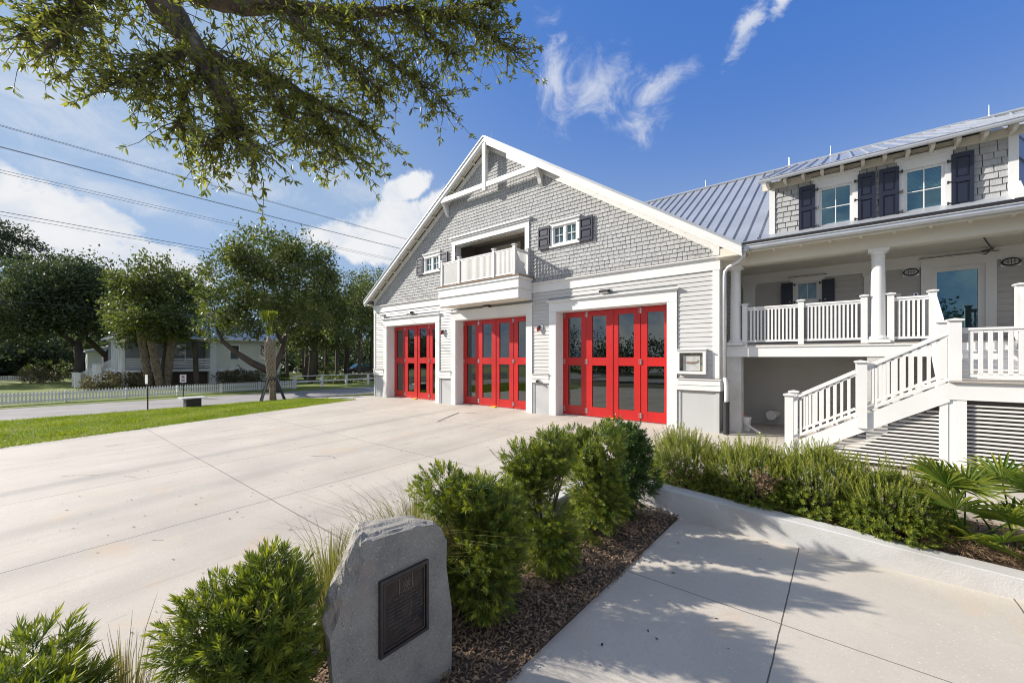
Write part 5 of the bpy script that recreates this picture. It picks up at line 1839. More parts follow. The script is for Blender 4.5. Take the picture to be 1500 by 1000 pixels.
# ================================================================== LIVE OAK REACHING IN FROM THE UPPER LEFT
OAK = thing('live_oak', (-7.2, -4.4, -0.5), 'live oak branch with narrow green leaves hanging in from the upper left', 'oak tree')
LIMBS = [
    ('A', [(-5.79, 0.8, 6.31, 0.19), (-5.6, 0.83, 5.93, 0.18), (-5.35, 1.04, 5.43, 0.145), (-5.09, 1.19, 5.02, 0.11), (-4.88, 1.3, 4.69, 0.085), (-4.67, 1.34, 4.33, 0.06), (-4.59, 1.34, 4.15, 0.03)]),
    ('A2', [(-5.22, 1.15, 5.18, 0.085), (-5.09, 1.38, 5.13, 0.075), (-4.95, 1.69, 5.12, 0.065), (-4.78, 2.02, 4.99, 0.048), (-4.52, 2.37, 4.84, 0.03), (-4.32, 2.67, 4.69, 0.012)]),
    ('B', [(-5.79, 0.8, 6.31, 0.15), (-5.56, 1.25, 6.07, 0.15), (-5.38, 1.59, 6.05, 0.115), (-5.12, 2.01, 6.18, 0.09), (-4.71, 2.47, 6.17, 0.07), (-4.29, 2.95, 6.3, 0.052), (-3.91, 3.39, 6.32, 0.035), (-3.61, 3.77, 6.25, 0.02), (-3.23, 4.07, 5.9, 0.008)]),
    ('C', [(-5.6, 0.83, 5.93, 0.08), (-5.83, 0.38, 5.5, 0.05), (-5.98, 0.13, 5.22, 0.03), (-6.01, -0.02, 5.0, 0.012)]),
    ('D', [(-5.22, 1.12, 5.2, 0.05), (-5.1, 0.85, 4.82, 0.035), (-5.1, 0.66, 4.55, 0.022), (-5.06, 0.5, 4.42, 0.01)]),
    ('E', [(-4.66, 1.35, 4.32, 0.04), (-4.43, 1.4, 4.06, 0.025), (-4.31, 1.44, 3.93, 0.01)]),
    ('F', [(-4.78, 2.02, 4.99, 0.035), (-4.5, 2.12, 4.57, 0.02), (-4.3, 2.22, 4.35, 0.014), (-4.09, 2.33, 4.12, 0.007)]),
    ('G', [(-4.71, 2.47, 6.17, 0.04), (-4.47, 2.6, 5.8, 0.03), (-4.05, 2.88, 5.39, 0.018), (-3.69, 3.18, 5.07, 0.008)]),
    ('H', [(-4.25, 2.98, 6.3, 0.03), (-3.99, 3.19, 6.04, 0.02), (-3.71, 3.42, 5.73, 0.008)]),
    ('I', [(-4.95, 1.69, 5.12, 0.03), (-4.64, 1.75, 4.64, 0.02), (-4.3, 1.9, 4.27, 0.008)]),
    ('J', [(-5.09, 1.19, 5.02, 0.03), (-5.05, 1.03, 4.59, 0.02), (-4.96, 0.97, 4.23, 0.008)]),
    ('K', [(-5.12, 2.01, 6.18, 0.04), (-4.83, 2.12, 5.72, 0.03), (-4.4, 2.47, 5.36, 0.02), (-4.15, 2.67, 5.08, 0.008)]),
    ('M', [(-3.97, 3.34, 6.34, 0.02), (-3.57, 3.67, 6.44, 0.015), (-3.27, 3.91, 6.6, 0.008)]),
    ('N', [(-5.83, 0.38, 5.5, 0.03), (-5.67, 0.26, 5.04, 0.018), (-5.64, 0.15, 4.83, 0.008)]),
    ('O', [(-4.67, 1.34, 4.33, 0.025), (-4.72, 1.17, 4.09, 0.016), (-4.7, 1.12, 4.02, 0.007)]),
]
rng = np.random.default_rng(71)
m = MB()
m.tube([(-7.2, -4.4, -0.7), (-7.15, -4.3, 0.2), (-7.0, -3.8, 2.2), (-6.7, -2.6, 4.6), (-6.5, -1.3, 6.2), (-6.2, -0.2, 6.75), tuple(LIMBS[0][1][0][:3])], [0.52, 0.40, 0.36, 0.31, 0.27, 0.24, 0.20], 16)
m.build('trunk', BARK, OAK, True)
tw = MB()
LP, LD, LS, LN = [], [], [], []
for key, pts_ in LIMBS:
    p = [Vector(q[:3]) for q in pts_]
    r_ = [q[3] * 0.88 for q in pts_]
    fp, fr = [], []
    for i in range(len(p) - 1):
        for k in range(5):
            f = k / 5
            w_ = min(r_[i], 0.05) * 0.5
            fp.append(p[i].lerp(p[i + 1], f) + Vector(rng.uniform(-1, 1, 3)) * w_ * (0 if i == 0 and k == 0 else 1))
            fr.append((r_[i] * (1 - f) + r_[i + 1] * f) * rng.uniform(0.92, 1.1))
    fp.append(p[-1])
    fr.append(r_[-1])
    m = MB()
    m.tube(fp, fr, 10)
    m.build('limb', BARK, OAK, True)
    # side shoots
    for i in range(len(p) - 1):
        seg = (p[i + 1] - p[i])
        ns = max(1, int(seg.length / 0.0122))
        for k in range(ns):
            f = rng.random()
            rr = r_[i] * (1 - f) + r_[i + 1] * f
            if rr > 0.12 and rng.random() < 0.75:
                continue
            if rr > 0.07 and rng.random() < 0.35:
                continue
            b = p[i] + seg * f
            sd_ = seg.normalized()
            dr = Vector(rng.normal(0, 1, 3)) + sd_ * 0.7 + Vector((0, 0, -0.15))
            dr.normalize()
            ln = rng.uniform(0.18, 0.80) * (1.0 if rr > 0.02 else 0.75)
            q = [b]
            for s_ in range(4):
                dr = (dr + Vector((0, 0, -0.05)) + Vector(rng.normal(0, 0.17, 3))).normalized()
                q.append(q[-1] + dr * ln / 4)
            tw.tube(q, [0.006, 0.0045, 0.0035, 0.0025, 0.0015], 5, False)
            for s_ in range(1, 5):
                nl = (2, 4, 5, 8)[s_ - 1]
                for j in range(nl):
                    pos = q[s_ - 1].lerp(q[s_], rng.random() if s_ < 4 else 0.6 + 0.4 * rng.random())
                    ax = (q[s_] - q[s_ - 1]).normalized()
                    ld = ax * 0.8 + Vector(rng.normal(0, 0.75, 3)) + Vector((0, 0, -0.1))
                    LP.append(pos)
                    LD.append(ld)
                    LS.append(rng.uniform(0.7, 1.25))
tw.build('twigs', BARK_FAR, OAK)
T = np.array([[0, 0, 0], [0.0085, 0.003, 0.022], [0, 0, 0.022], [-0.0085, 0.003, 0.022], [0.0075, 0.003, 0.048], [0, -0.001, 0.048], [-0.0075, 0.003, 0.048], [0, -0.002, 0.068]]) * 1.02
Fq = np.array([[0, 1, 2, 2], [0, 2, 3, 3], [1, 4, 5, 2], [2, 5, 6, 3], [4, 7, 5, 5], [5, 7, 6, 6]])
Fq = np.array([[0, 1, 4, 2], [0, 2, 6, 3], [2, 4, 7, 5], [2, 5, 7, 6]])
P = np.array([tuple(v) for v in LP])
Dm = np.array([tuple(v) for v in LD])
n = len(P)
V, FF, tn = scatter(T, Fq, P, frames(Dm, rng), np.array(LS), rng.beta(1.3, 2.6, n))
np_mesh('foliage', V, FF, LEAF_OAK, OAK, tn)
print('oak leaves', n)

# ================================================================== ACROSS THE STREET
GZ = -0.42
LEAF_FAR = mat('oak_foliage', (0.046, 0.072, 0.020), 0.55, tone_col=(0.15, 0.17, 0.035), trans=0.3)
LEAF_LIGHT = mat('light_oak_foliage', (0.050, 0.078, 0.020), 0.5, tone_col=(0.18, 0.20, 0.040), trans=0.32)
LEAF_DEEP = mat('deep_green_foliage', (0.040, 0.062, 0.026), 0.55, tone_col=(0.12, 0.145, 0.05), trans=0.25)
LEAF_PINE = mat('pine_needle_foliage', (0.036, 0.056, 0.028), 0.6, tone_col=(0.10, 0.12, 0.05), trans=0.2)
LEAF_BUSH = mat('brown_green_bush', (0.075, 0.075, 0.035), 0.7, tone_col=(0.18, 0.15, 0.08), trans=0.25)
FAR_WHITE = mat('cottage_white_boards', (0.86, 0.86, 0.86), 0.6, 0.06, 1.0)
FAR_CREAM = mat('cottage_cream_boards', (0.74, 0.76, 0.68), 0.6, 0.06, 1.0)
FAR_ROOF = mat('cottage_metal_roof', (0.55, 0.58, 0.62), 0.45, 0.15, 0.8, metal=0.4)
BRICK = mat('dark_brick_pier', (0.13, 0.10, 0.085), 0.9, 0.3, 5)
PICKET = mat('picket_paint', (0.72, 0.72, 0.72), 0.6, 0.12, 2)

def clumps(rng, blobs, n):
    """points in the outer part of a set of ellipsoids, with outward directions"""
    vol = np.array([b[3] * b[4] * b[5] for b in blobs]) ** 0.75
    idx = rng.choice(len(blobs), n, p=vol / vol.sum())
    B = np.array(blobs)[idx]
    d = rng.normal(size=(n, 3))
    d /= np.linalg.norm(d, axis=1, keepdims=True)
    r = np.where(rng.random(n) < 0.72, rng.uniform(0.78, 1.05, n), rng.uniform(0.2, 0.85, n)) * (1 + 0.30 * lump(d, 3.0) + rng.normal(0, 0.04, n))
    r = np.where(rng.random(n) < 0.10, r * rng.uniform(1.05, 1.28, n), r)        # sprays that break the outline
    P = B[:, :3] + d * B[:, 3:6] * r[:, None]
    gap = np.sin(P[:, 0] * 1.9 + 1) * np.sin(P[:, 1] * 2.3 + 2) + 0.7 * np.sin(P[:, 2] * 2.6 + P[:, 1] * 1.1) + 0.5 * np.sin(P[:, 1] * 4.3 + P[:, 2] * 3.1)
    keep = gap > rng.normal(-0.62, 0.25, n)                                     # airy gaps
    return P[keep], d[keep]
def crown(rng, blobs, ncl, per, size, spread, t, m, tone_beta=(1.3, 2.6), name='crown', flat=1.0):
    C_, D_ = clumps(rng, blobs, int(ncl * 1.25))
    ncl = len(C_)
    P = np.repeat(C_, per, 0) + rng.normal(0, spread, (ncl * per, 3)) * np.array([1, 1, flat])
    dd = np.repeat(D_, per, 0) * 0.7 + rng.normal(0, 0.7, (ncl * per, 3)) + np.array([0, 0, 0.15])
    T, F = np.array([[0, 0, 0], [0.28, 0.08, 0.45], [0, 0, 1.0], [-0.28, 0.08, 0.45]]), np.array([[0, 1, 2, 3]])
    tone = np.clip(np.repeat(rng.beta(*tone_beta, ncl), per) + rng.normal(0, 0.12, ncl * per), 0, 1)
    V, FF, tn = scatter(T, F, P, frames(dd, rng), rng.uniform(0.6, 1.3, ncl * per) * size, tone)
    return np_mesh(name, V, FF, m, t, tn)
def tree(name, label, x, y, blobs, trunk, ncl, per, size, spread, m, seed, group=None, forks=None, cat='tree', flat=1.0, bark=None, limbs=7):
    """blobs relative to the foot: (dx,dy,dz,rx,ry,rz); trunk: list of (dx,dy,dz,r)"""
    rng = np.random.default_rng(seed)
    t = thing(name, (x, y, GZ), label, cat, group)
    bl = [(x + b[0], y + b[1], GZ + b[2], b[3], b[4], b[5]) for b in blobs]
    if flat == 1.0:
        for b in bl[:len(blobs)]:               # side boughs that break the round outline
            for _ in range(2):
                d_ = rng.normal(size=3)
                d_[2] = abs(d_[2]) * 0.7
                d_ /= np.linalg.norm(d_)
                q_ = rng.uniform(0.28, 0.45)
                bl.append((b[0] + d_[0] * b[3], b[1] + d_[1] * b[4], b[2] + d_[2] * b[5], b[3] * q_, b[4] * q_, b[5] * q_))
    crown(rng, bl, ncl, per, size, spread, t, m, flat=flat)
    mb = MB()
    mb.tube([(x + a[0], y + a[1], GZ - 0.15 + a[2]) for a in trunk], [a[3] for a in trunk], 10)
    mb.build('trunk', bark or BARK_FAR, t, True)
    f = forks or []
    if limbs and not f:
        top = trunk[-1]
        for k in range(limbs):
            b = bl[k % len(bl)]
            e = np.array(b[:3]) + rng.normal(0, 0.35, 3) * np.array(b[3:6])
            s_ = np.array([x + top[0], y + top[1], GZ - 0.15 + top[2]])
            md = (s_ + e) / 2 + np.array([0, 0, 0.1 * np.linalg.norm(e - s_)])
            f.append([tuple(s_) + (top[3] * 0.6,), tuple(md) + (top[3] * 0.35,), tuple(e) + (0.03,)])
    else:
        f = [[(x + a[0], y + a[1], GZ + a[2], a[3]) for a in q] for q in f]
    for q in f:
        mb = MB()
        mb.tube([p[:3] for p in q], [p[3] for p in q], 8)
        mb.build('limb', bark or BARK_FAR, t, True)
    return t
GT = 'trees across the street'
# big live oak behind the braced palm
tree('oak_tree', 'large spreading live oak with a low forked trunk behind the young braced palm', -31.3, 11.3,
     [(-1, -2.3, 7.2, 2.6, 1.8, 2.3), (0, -0.3, 8.7, 3.0, 2.2, 2.4), (-1, 2.3, 8.5, 2.8, 2.2, 2.6), (-1, 4.7, 7.0, 2.0, 1.6, 2.2), (-1, 5.2, 5.4, 1.6, 1.2, 1.5), (1, -1.7, 5.2, 2.0, 1.9, 1.3), (1.5, 1.2, 5.5, 2.0, 1.8, 1.2), (-1, 3.7, 9.3, 1.5, 1.1, 1.2), (-0.6, -3.1, 4.7, 1.4, 1.0, 0.9)],
     [(0.2, 0.1, 0, 0.42), (0.1, 0.0, 0.8, 0.34), (0, 0, 1.5, 0.32)], 1050, 34, 0.21, 0.26, LEAF_LIGHT, 81, GT,
     forks=[[(0, 0, 1.4, 0.26), (-0.3, -1.2, 2.1, 0.22), (-0.3, -2.0, 2.7, 0.17), (-0.5, -2.8, 3.5, 0.13), (-0.7, -3.2, 4.6, 0.06)], [(0, 0, 1.4, 0.24), (-0.2, 0.6, 2.6, 0.2), (-0.2, 1.0, 4.2, 0.16), (-0.5, 2.2, 6.4, 0.09), (-0.8, 2.8, 8.2, 0.04)],
            [(-0.2, 0.8, 3.4, 0.14), (-0.2, -0.2, 5.4, 0.10), (0, -0.6, 7.8, 0.05)], [(-0.2, 1.0, 4.2, 0.12), (-0.2, 2.9, 5.6, 0.08), (-0.6, 4.6, 6.8, 0.04)], [(-0.5, 1.8, 5.4, 0.10), (0, 0.9, 7, 0.06), (0, 0.4, 9, 0.03)]])
# oak over the three cabbage palms
tree('oak_tree', 'bushy oak with a light green crown above the three cabbage palms', -45.2, 7.7,
     [(0, -1.9, 6.8, 2.2, 1.8, 2.2), (0, -0.2, 8.4, 2.4, 2.1, 2.3), (0.5, -1.2, 5.4, 2.0, 2.0, 1.4), (0.5, 1.0, 6.7, 2.0, 1.6, 2.2), (0.8, -2.2, 4.7, 1.2, 0.9, 0.9), (3.6, -1.3, 5.2, 1.3, 1.9, 1.2), (3.6, 0.3, 5.6, 1.3, 1.4, 1.3)],
     [(0, 0, 0, 0.36), (0.1, 0.1, 1.5, 0.28), (0.1, 0.3, 3.4, 0.24), (0, 0.2, 5.0, 0.18)], 800, 32, 0.24, 0.30, LEAF_LIGHT, 82, GT)
# dark oaks to the left
tree('oak_tree', 'dark rounded oak with leaning limbs left of the cottage stair', -59.5, 3.6,
     [(0, -2.2, 8.6, 3.6, 3.0, 3.4), (0, 0.8, 8.9, 3.4, 2.7, 3.3), (1, -3.8, 6.6, 2.8, 2.4, 2.6), (1, 0.6, 6.4, 2.8, 2.6, 1.7)],
     [(0, 0, 0, 0.42), (0.1, 0.1, 2.0, 0.34), (0.1, 0.0, 4.0, 0.3)], 1100, 26, 0.30, 0.40, LEAF_DEEP, 83, GT,
     forks=[[(0.1, 0.0, 3.6, 0.24), (0, -1.6, 5.4, 0.16), (0, -3.2, 7.5, 0.08)], [(0.1, 0.0, 3.8, 0.24), (0, 1.0, 6, 0.16), (0, 2, 8.4, 0.08)]])
tree('oak_tree', 'dark oak with a wide forked trunk directly behind the cottage stair', -62.0, 5.9,
     [(0, -0.8, 8.6, 3.0, 2.6, 3.0), (0, 1.7, 8.0, 2.8, 2.3, 2.8), (0, 0.4, 6.2, 2.6, 2.6, 1.4)],
     [(0, 0, 0, 0.42), (0, 0.1, 1.8, 0.36), (0, 0, 2.8, 0.34)], 620, 26, 0.30, 0.40, LEAF_DEEP, 84, GT,
     forks=[[(0, 0, 2.6, 0.28), (0, -1.4, 4.4, 0.22), (0, -2.6, 6.4, 0.12)], [(0, 0, 2.6, 0.28), (0, 0.9, 4.6, 0.22), (0, 1.6, 7, 0.1)], [(0, 0.4, 3.6, 0.18), (0, 0.1, 5.6, 0.12), (0, 0.2, 8, 0.06)]])
tree('oak_tree', 'dark oak at the far left edge in front of the tall pine', -66.0, -2.8,
     [(0, -2.5, 6.6, 3.4, 3.6, 3.2), (0, 1.5, 7.2, 3.6, 3.4, 3.2), (1, -5.5, 5.8, 3.0, 3.0, 2.8)],
     [(0, 0, 0, 0.36), (0, -0.2, 2.2, 0.28), (0.1, -0.4, 4.2, 0.22)], 650, 26, 0.30, 0.40, LEAF_DEEP, 85, GT)
tree('pine_tree', 'tall pine with layered flat branches at the far left edge', -72.0, -1.9,
     [(0, 0.5, 15.2, 3.2, 3.0, 0.9), (0, 2.4, 13.6, 3.2, 2.8, 0.8), (0, -2.0, 14.0, 3.0, 2.8, 0.9), (0, 3.4, 12.0, 2.6, 2.2, 0.6), (0, 0.6, 16.6, 2.2, 2.0, 0.8), (0, 1.6, 10.2, 2.4, 2.4, 0.5)],
     [(0, -0.6, 0, 0.32), (0, -0.5, 6, 0.26), (0, -0.2, 11, 0.19), (0, 0.2, 16, 0.06)], 420, 26, 0.26, 0.32, LEAF_PINE, 86, GT, flat=0.5,
     forks=[[(0, -0.4, 9.6, 0.1), (0, 1.2, 10.2, 0.07), (0, 3.0, 11.6, 0.03)], [(0, -0.3, 10.6, 0.1), (0, 1.2, 12.2, 0.07), (0, 3.2, 13.4, 0.03)], [(0, -0.2, 11.6, 0.09), (0, -1.4, 13.0, 0.06), (0, -2.6, 14.2, 0.03)], [(0, 0, 13, 0.08), (0, 1.4, 14.6, 0.04), (0, 2, 15.2, 0.02)]])
# trees of the wood behind the rail fence
spec = [(-43.5, 19.6, 8.8, 1.9, LEAF_FAR, 'slim pine trunk with a dark crown just behind the white rail fence', 0.34),
        (-54.0, 24.8, 12.5, 3.0, LEAF_FAR, 'dark tree behind the rail fence, second from its left end', 0.22),
        (-53.5, 28.6, 14.4, 3.2, LEAF_FAR, 'dark tree in the wood directly above the parked dark car', 0.24),
        (-48.0, 29.2, 13.8, 3.0, LEAF_LIGHT, 'lighter green tree nearest the left end of the fire station', 0.22),
        (-60.0, 22.0, 8.6, 2.4, LEAF_DEEP, 'deep green tree far back in the wood right of the cottage', 0.22),
        (-53.0, 34.0, 14.8, 3.2, LEAF_FAR, 'tree half hidden behind the left corner of the fire station', 0.24),
        (-38.6, 17.2, 7.6, 1.8, LEAF_FAR, 'thin tree standing at the left end of the white rail fence', 0.24)]
for i, (x, y, h, r_, m_, lab, tr_) in enumerate(spec):
    tree('woodland_tree', lab, x, y, [(0, 0, h - r_, r_, r_, r_), (0.4, -r_ * 0.8, h - r_ * 1.8, r_ * 0.9, r_ * 0.9, r_ * 0.8), (0, r_ * 0.9, h - r_ * 1.6, r_ * 0.9, r_ * 0.9, r_ * 0.8)] + ([(0.3, r_ * 0.3, h * 0.54, r_ * 0.95, r_ * 0.9, r_ * 0.8), (0.3, -r_ * 0.5, h * 0.40, r_ * 0.85, r_ * 0.85, r_ * 0.6)] if h > 10 else []),
         [(0, 0, 0, tr_), (0.05, 0.1, h * 0.4, tr_ * 0.8), (0, 0, h * 0.75, tr_ * 0.4)], 460 if h > 10 else 330, 24, 0.27, 0.34, m_, 100 + i, 'trees in the wood behind the rail fence', limbs=4)
rng = np.random.default_rng(120)             # the far wood reads as one mass
bl = []
for k in range(46):
    f = k / 45
    y = -50 + 130 * f
    bl.append((-92 + 5 * math.sin(k * 2.1), y, 3.0 + 1.2 * math.sin(k * 1.3), 4.5, 4.2, 4.6 + 1.2 * math.sin(k * 0.9)))
    bl.append((-84 + 3 * math.sin(k * 1.1), y + 1.5, 1.2, 3.5, 3.5, 2.2))
for k in range(16):
    bl.append((-81 + 3 * math.sin(k * 2.3), -34 + k * 3.3, 3.0 + math.sin(k * 1.9), 3.2, 3.0, 3.8))
for k in range(17):
    bl.append((-70 + 5 * math.sin(k * 2.7), 14 + k * 3.2, 2.6 + 0.8 * math.sin(k * 1.1), 2.6, 2.6, 3.0))
for k in range(16):
    bl.append((-72 + k * 4.2, 62 + 4 * math.sin(k * 1.7), 4.6 + 1.0 * math.sin(k), 4.2, 4.0, 5.2))
o = crown(rng, bl, 7600, 9, 0.6, 0.6, None, LEAF_DEEP, name='far_wood')
o['kind'] = 'stuff'
o = crown(rng, [(b[0] - 1.5, b[1], b[2] - 0.4, b[3] * 0.75, b[4] * 0.9, b[5] * 0.7) for b in bl], 2600, 5, 1.9, 0.5, None, LEAF_DEEP, name='far_wood_depth')
o['kind'] = 'stuff'
rng = np.random.default_rng(121)             # trees on the far side of the cross street, seen only in the door glass
bl = [(-42 + k * 4.6, -37 + 3 * math.sin(k * 2.3), 2.0 + 0.8 * math.sin(k * 1.9), 3.4, 3.0, 3.2 + 1.1 * math.sin(k * 1.3)) for k in range(20)]
o = crown(rng, bl, 5600, 10, 0.36, 0.5, None, LEAF_DEEP, name='opposite_wood')
o['kind'] = 'stuff'
mb = MB()
for k in range(24):
    x = -66 + 3.1 * (k % 8) + rng.uniform(-1, 1)
    y = 20 + 9 * (k // 8) + rng.uniform(-3, 3)
    mb.tube([(x, y, GZ - 0.1), (x + rng.uniform(-0.3, 0.3), y, 4), (x, y, 7)], [0.2, 0.15, 0.1], 7)
o = mb.build('far_trunks', BARK_FAR)
o['kind'] = 'stuff'

def bush(label, x, y, rx, ry, h, ncl, m, seed, size=0.16):
    rng = np.random.default_rng(seed)
    t = thing('bush', (x, y, GZ), label, 'bush', 'bushes across the street')
    crown(rng, [(x, y, GZ + h * 0.42, rx, ry, h * 0.55), (x, y - ry * 0.5, GZ + h * 0.35, rx * 0.8, ry * 0.6, h * 0.42), (x, y + ry * 0.5, GZ + h * 0.38, rx * 0.8, ry * 0.6, h * 0.5)], ncl, 12, size, 0.11, t, m, name='foliage')
    mb = MB()
    for k in range(6):
        a = k * 1.05
        mb.tube([(x, y, GZ - 0.1), (x + math.cos(a) * rx * 0.5, y + math.sin(a) * ry * 0.5, GZ + h * 0.6)], [0.03, 0.01], 5)
    mb.build('stem', BARK_FAR, t)
bush('brownish bush at the foot of the cottage stair', -43.6, 4.2, 1.2, 1.3, 1.25, 170, LEAF_BUSH, 131)
bush('brown green bush under the cottage porch, beside the three palms', -43.3, 6.6, 1.1, 1.2, 1.45, 170, LEAF_BUSH, 132)
bush('dark reddish bush left of the cottage stair', -60.5, 1.4, 1.3, 1.5, 1.7, 170, LEAF_BUSH, 133)
bush('pale twiggy bush against the right half of the cottage, behind the picket fence', -43.4, 12.3, 0.9, 1.2, 1.5, 140, LEAF_BUSH, 134)
bush('pale twiggy bush below the cottage window', -43.0, 14.0, 0.9, 0.9, 1.3, 120, LEAF_BUSH, 135)
bush('dark low bush at the right corner of the cottage', -42.2, 15.8, 0.7, 0.8, 0.9, 90, LEAF_FAR, 136)
bush('round green bush left of the white shed', -67.5, 2.2, 1.6, 2.2, 2.2, 170, LEAF_FAR, 137)
bush('yellow green hedge clump left of the parked dark car', -55.2, 26.8, 1.4, 2.0, 1.7, 170, LEAF_LIGHT, 138)
bush('low yellow green bush behind the left half of the rail fence', -37.5, 19.5, 1.0, 1.6, 0.75, 150, LEAF_LIGHT, 139)
bush('low olive bush behind the right half of the rail fence', -38.5, 23.5, 1.0, 2.0, 0.9, 150, LEAF_BUSH, 140)

# cottage on piers
CT = thing('cottage', (-46, 10, GZ), 'white raised cottage with a railed front porch behind the picket fence', 'house')
HX, FZ, EZ = -46.0, 1.0, 3.85
m = MB()
m.box(-55, HX - 2.6, 5.35, 11.4, FZ, EZ)
m.build('porch_back_wall', mat('cottage_shaded_wall', (0.30, 0.32, 0.34), 0.7, 0.1, 1), CT)  # porch shade put into the colour: darker than the cottage's white boards
m = MB()
for a, b in ((11.5, 12.9), (13.6, 15.5), (16.1, 17.4)):
    m.box(-55, HX, a, b, FZ - 0.1, EZ)
m.box(-55, HX - 0.2, 12.9, 16.1, FZ - 0.1, EZ)
m.box(HX - 0.2, HX, 12.9, 13.6, FZ - 0.1, FZ + 0.9)
m.box(HX - 0.2, HX, 12.9, 13.6, FZ + 2.2, EZ)
m.box(HX - 0.2, HX, 15.5, 16.1, FZ - 0.1, FZ + 0.9)
m.box(HX - 0.2, HX, 15.5, 16.1, FZ + 2.3, EZ)
z = FZ
while z < EZ - 0.1:
    m.box(HX, HX + 0.022, 11.5, 12.84, z, z + 0.09)
    m.box(HX, HX + 0.022, 13.66, 15.44, z, z + 0.09)
    m.box(HX, HX + 0.022, 16.16, 17.4, z, z + 0.09)
    z += 0.16
m.build('wall', FAR_CREAM, CT)
m = MB()
for a, b in ((11.28, 11.75), (17.28, 17.43)):
    m.box(HX + 0.0, HX + 0.06, a, b, GZ if a < 12 else FZ - 0.1, EZ)
m.box(HX + 0.0, HX + 0.055, 11.751, 17.279, FZ - 0.28, FZ - 0.02)
m.build('corner_board', FAR_WHITE, CT)
for y0, y1, za, zb in ((12.9, 13.6, FZ + 0.9, FZ + 2.2), (15.5, 16.1, FZ + 0.9, FZ + 2.3)):
    m = MB()
    m.box(HX + 0.0, HX + 0.05, y0 - 0.09, y0, za - 0.08, zb + 0.1)
    m.box(HX + 0.0, HX + 0.05, y1, y1 + 0.09, za - 0.08, zb + 0.1)
    m.box(HX + 0.0, HX + 0.05, y0, y1, zb, zb + 0.1)
    m.box(HX + 0.0, HX + 0.07, y0, y1, za - 0.08, za)
    w_ = m.build('window', FAR_WHITE, CT)
    m = MB()
    m.box(HX - 0.1, HX - 0.08, y0, y1, za, zb)
    m.build('pane', GLASS_DOOR, w_)
for y0, y1 in ((7.0, 7.8), (9.0, 9.9)):
    m = MB()
    m.box(HX - 2.6, HX - 2.56, y0 - 0.1, y1 + 0.1, FZ + 0.5, FZ + 2.3)
    w_ = m.build('window', FAR_WHITE, CT)
    m = MB()
    m.box(HX - 2.56, HX - 2.54, y0, y1, FZ + 0.6, FZ + 2.2)
    m.build('pane', GLASS_DOOR, w_)
m = MB()
m.box(-55, HX + 0.05, 5.2, 11.5, FZ - 0.22, FZ)
m.build('porch_floor', FAR_WHITE, CT)
for x, y in [(HX - 0.1, 5.35), (HX - 0.1, 8.4), (HX - 0.1, 11.4), (HX - 1.5, 5.35), (HX - 2.9, 5.35), (HX - 4.3, 5.35), (HX - 5.7, 5.35)]:
    m = MB()
    m.box(x - 0.11, x + 0.11, y - 0.11, y + 0.11, FZ, EZ - 0.3)
    m.box(x - 0.15, x + 0.15, y - 0.15, y + 0.15, EZ - 0.42, EZ - 0.30)
    m.build('porch_post', FAR_WHITE, CT)
m = MB()
m.box(-55, HX + 0.02, 5.24, 5.44, EZ - 0.3, EZ)
m.box(HX - 0.2, HX + 0.02, 5.44, 11.4, EZ - 0.3, EZ)
m.build('porch_beam', FAR_WHITE, CT)
for (xa, ya, xb, yb) in ((HX - 0.1, 5.46, HX - 0.1, 8.29), (HX - 0.1, 8.51, HX - 0.1, 11.3), (HX - 1.39, 5.35, HX - 0.21, 5.35)):
    m = MB()
    for k in range(6):
        m.bar((xa, ya, FZ + 0.18 + 0.15 * k), (xb, yb, FZ + 0.18 + 0.15 * k), 0.05, 0.085)
    m.build('porch_railing', FAR_WHITE, CT)
m = MB()
ridge = 7.0
m.add([(HX + 0.45, 4.9, EZ), (HX + 0.45, 17.8, EZ), (-55.5, 17.8, EZ), (-55.5, 4.9, EZ), (-50.5, 8.6, ridge), (-50.5, 14.2, ridge)],
      [(0, 1, 5, 4), (1, 2, 5), (2, 3, 4, 5), (3, 0, 4), (3, 2, 1, 0)])
for k in range(28):
    y = 5.2 + k * 0.45
    f = min((y - 4.9) / 3.7, (17.8 - y) / 3.6, 1)
    m.bar((HX + 0.45, y, EZ + 0.02), (HX + 0.45 - 4.95 * f, y, EZ + 0.02 + (ridge - EZ) * f), 0.03, 0.04)
m.build('roof', FAR_ROOF, CT)
m = MB()
m.box(HX + 0.40, HX + 0.46, 4.9, 17.8, EZ - 0.16, EZ - 0.002)
m.box(-55.5, HX + 0.40, 4.88, 4.94, EZ - 0.16, EZ - 0.002)
m.build('eave', FAR_WHITE, CT)
for y in (5.5, 8.4, 11.4, 14.4, 17.2):
    m = MB()
    m.box(HX - 0.5, HX - 0.1, y - 0.2, y + 0.2, GZ - 0.1, FZ - 0.22 if y < 11.5 else FZ - 0.1)
    m.build('pier', FAR_WHITE if y < 6 or y > 11 else BRICK, CT)
m = MB()
m.box(-54.9, HX - 0.6, 5.6, 17.2, GZ - 0.1, FZ - 0.23)
m.build('crawl_space', BRICK, CT)
m = MB()
z = GZ + 0.1
while z < FZ - 0.2:
    m.box(HX - 0.35, HX - 0.3, 11.62, 14.18, z, z + 0.10)
    m.box(HX - 0.35, HX - 0.3, 14.62, 17.0, z, z + 0.10)
    z += 0.15
m.build('skirt_slats', FAR_CREAM, CT)
m = MB()
for k in range(8):
    y = 5.2 - 0.3 * k
    z = FZ - 0.18 * (k + 1)
    m.box(-50.4, -48.2, y - 0.32, y, z - 0.05, z)
    m.box(-50.35, -48.25, y - 0.04, y - 0.001, z - 0.17, z - 0.051)
m.build('stair', FAR_WHITE, CT)
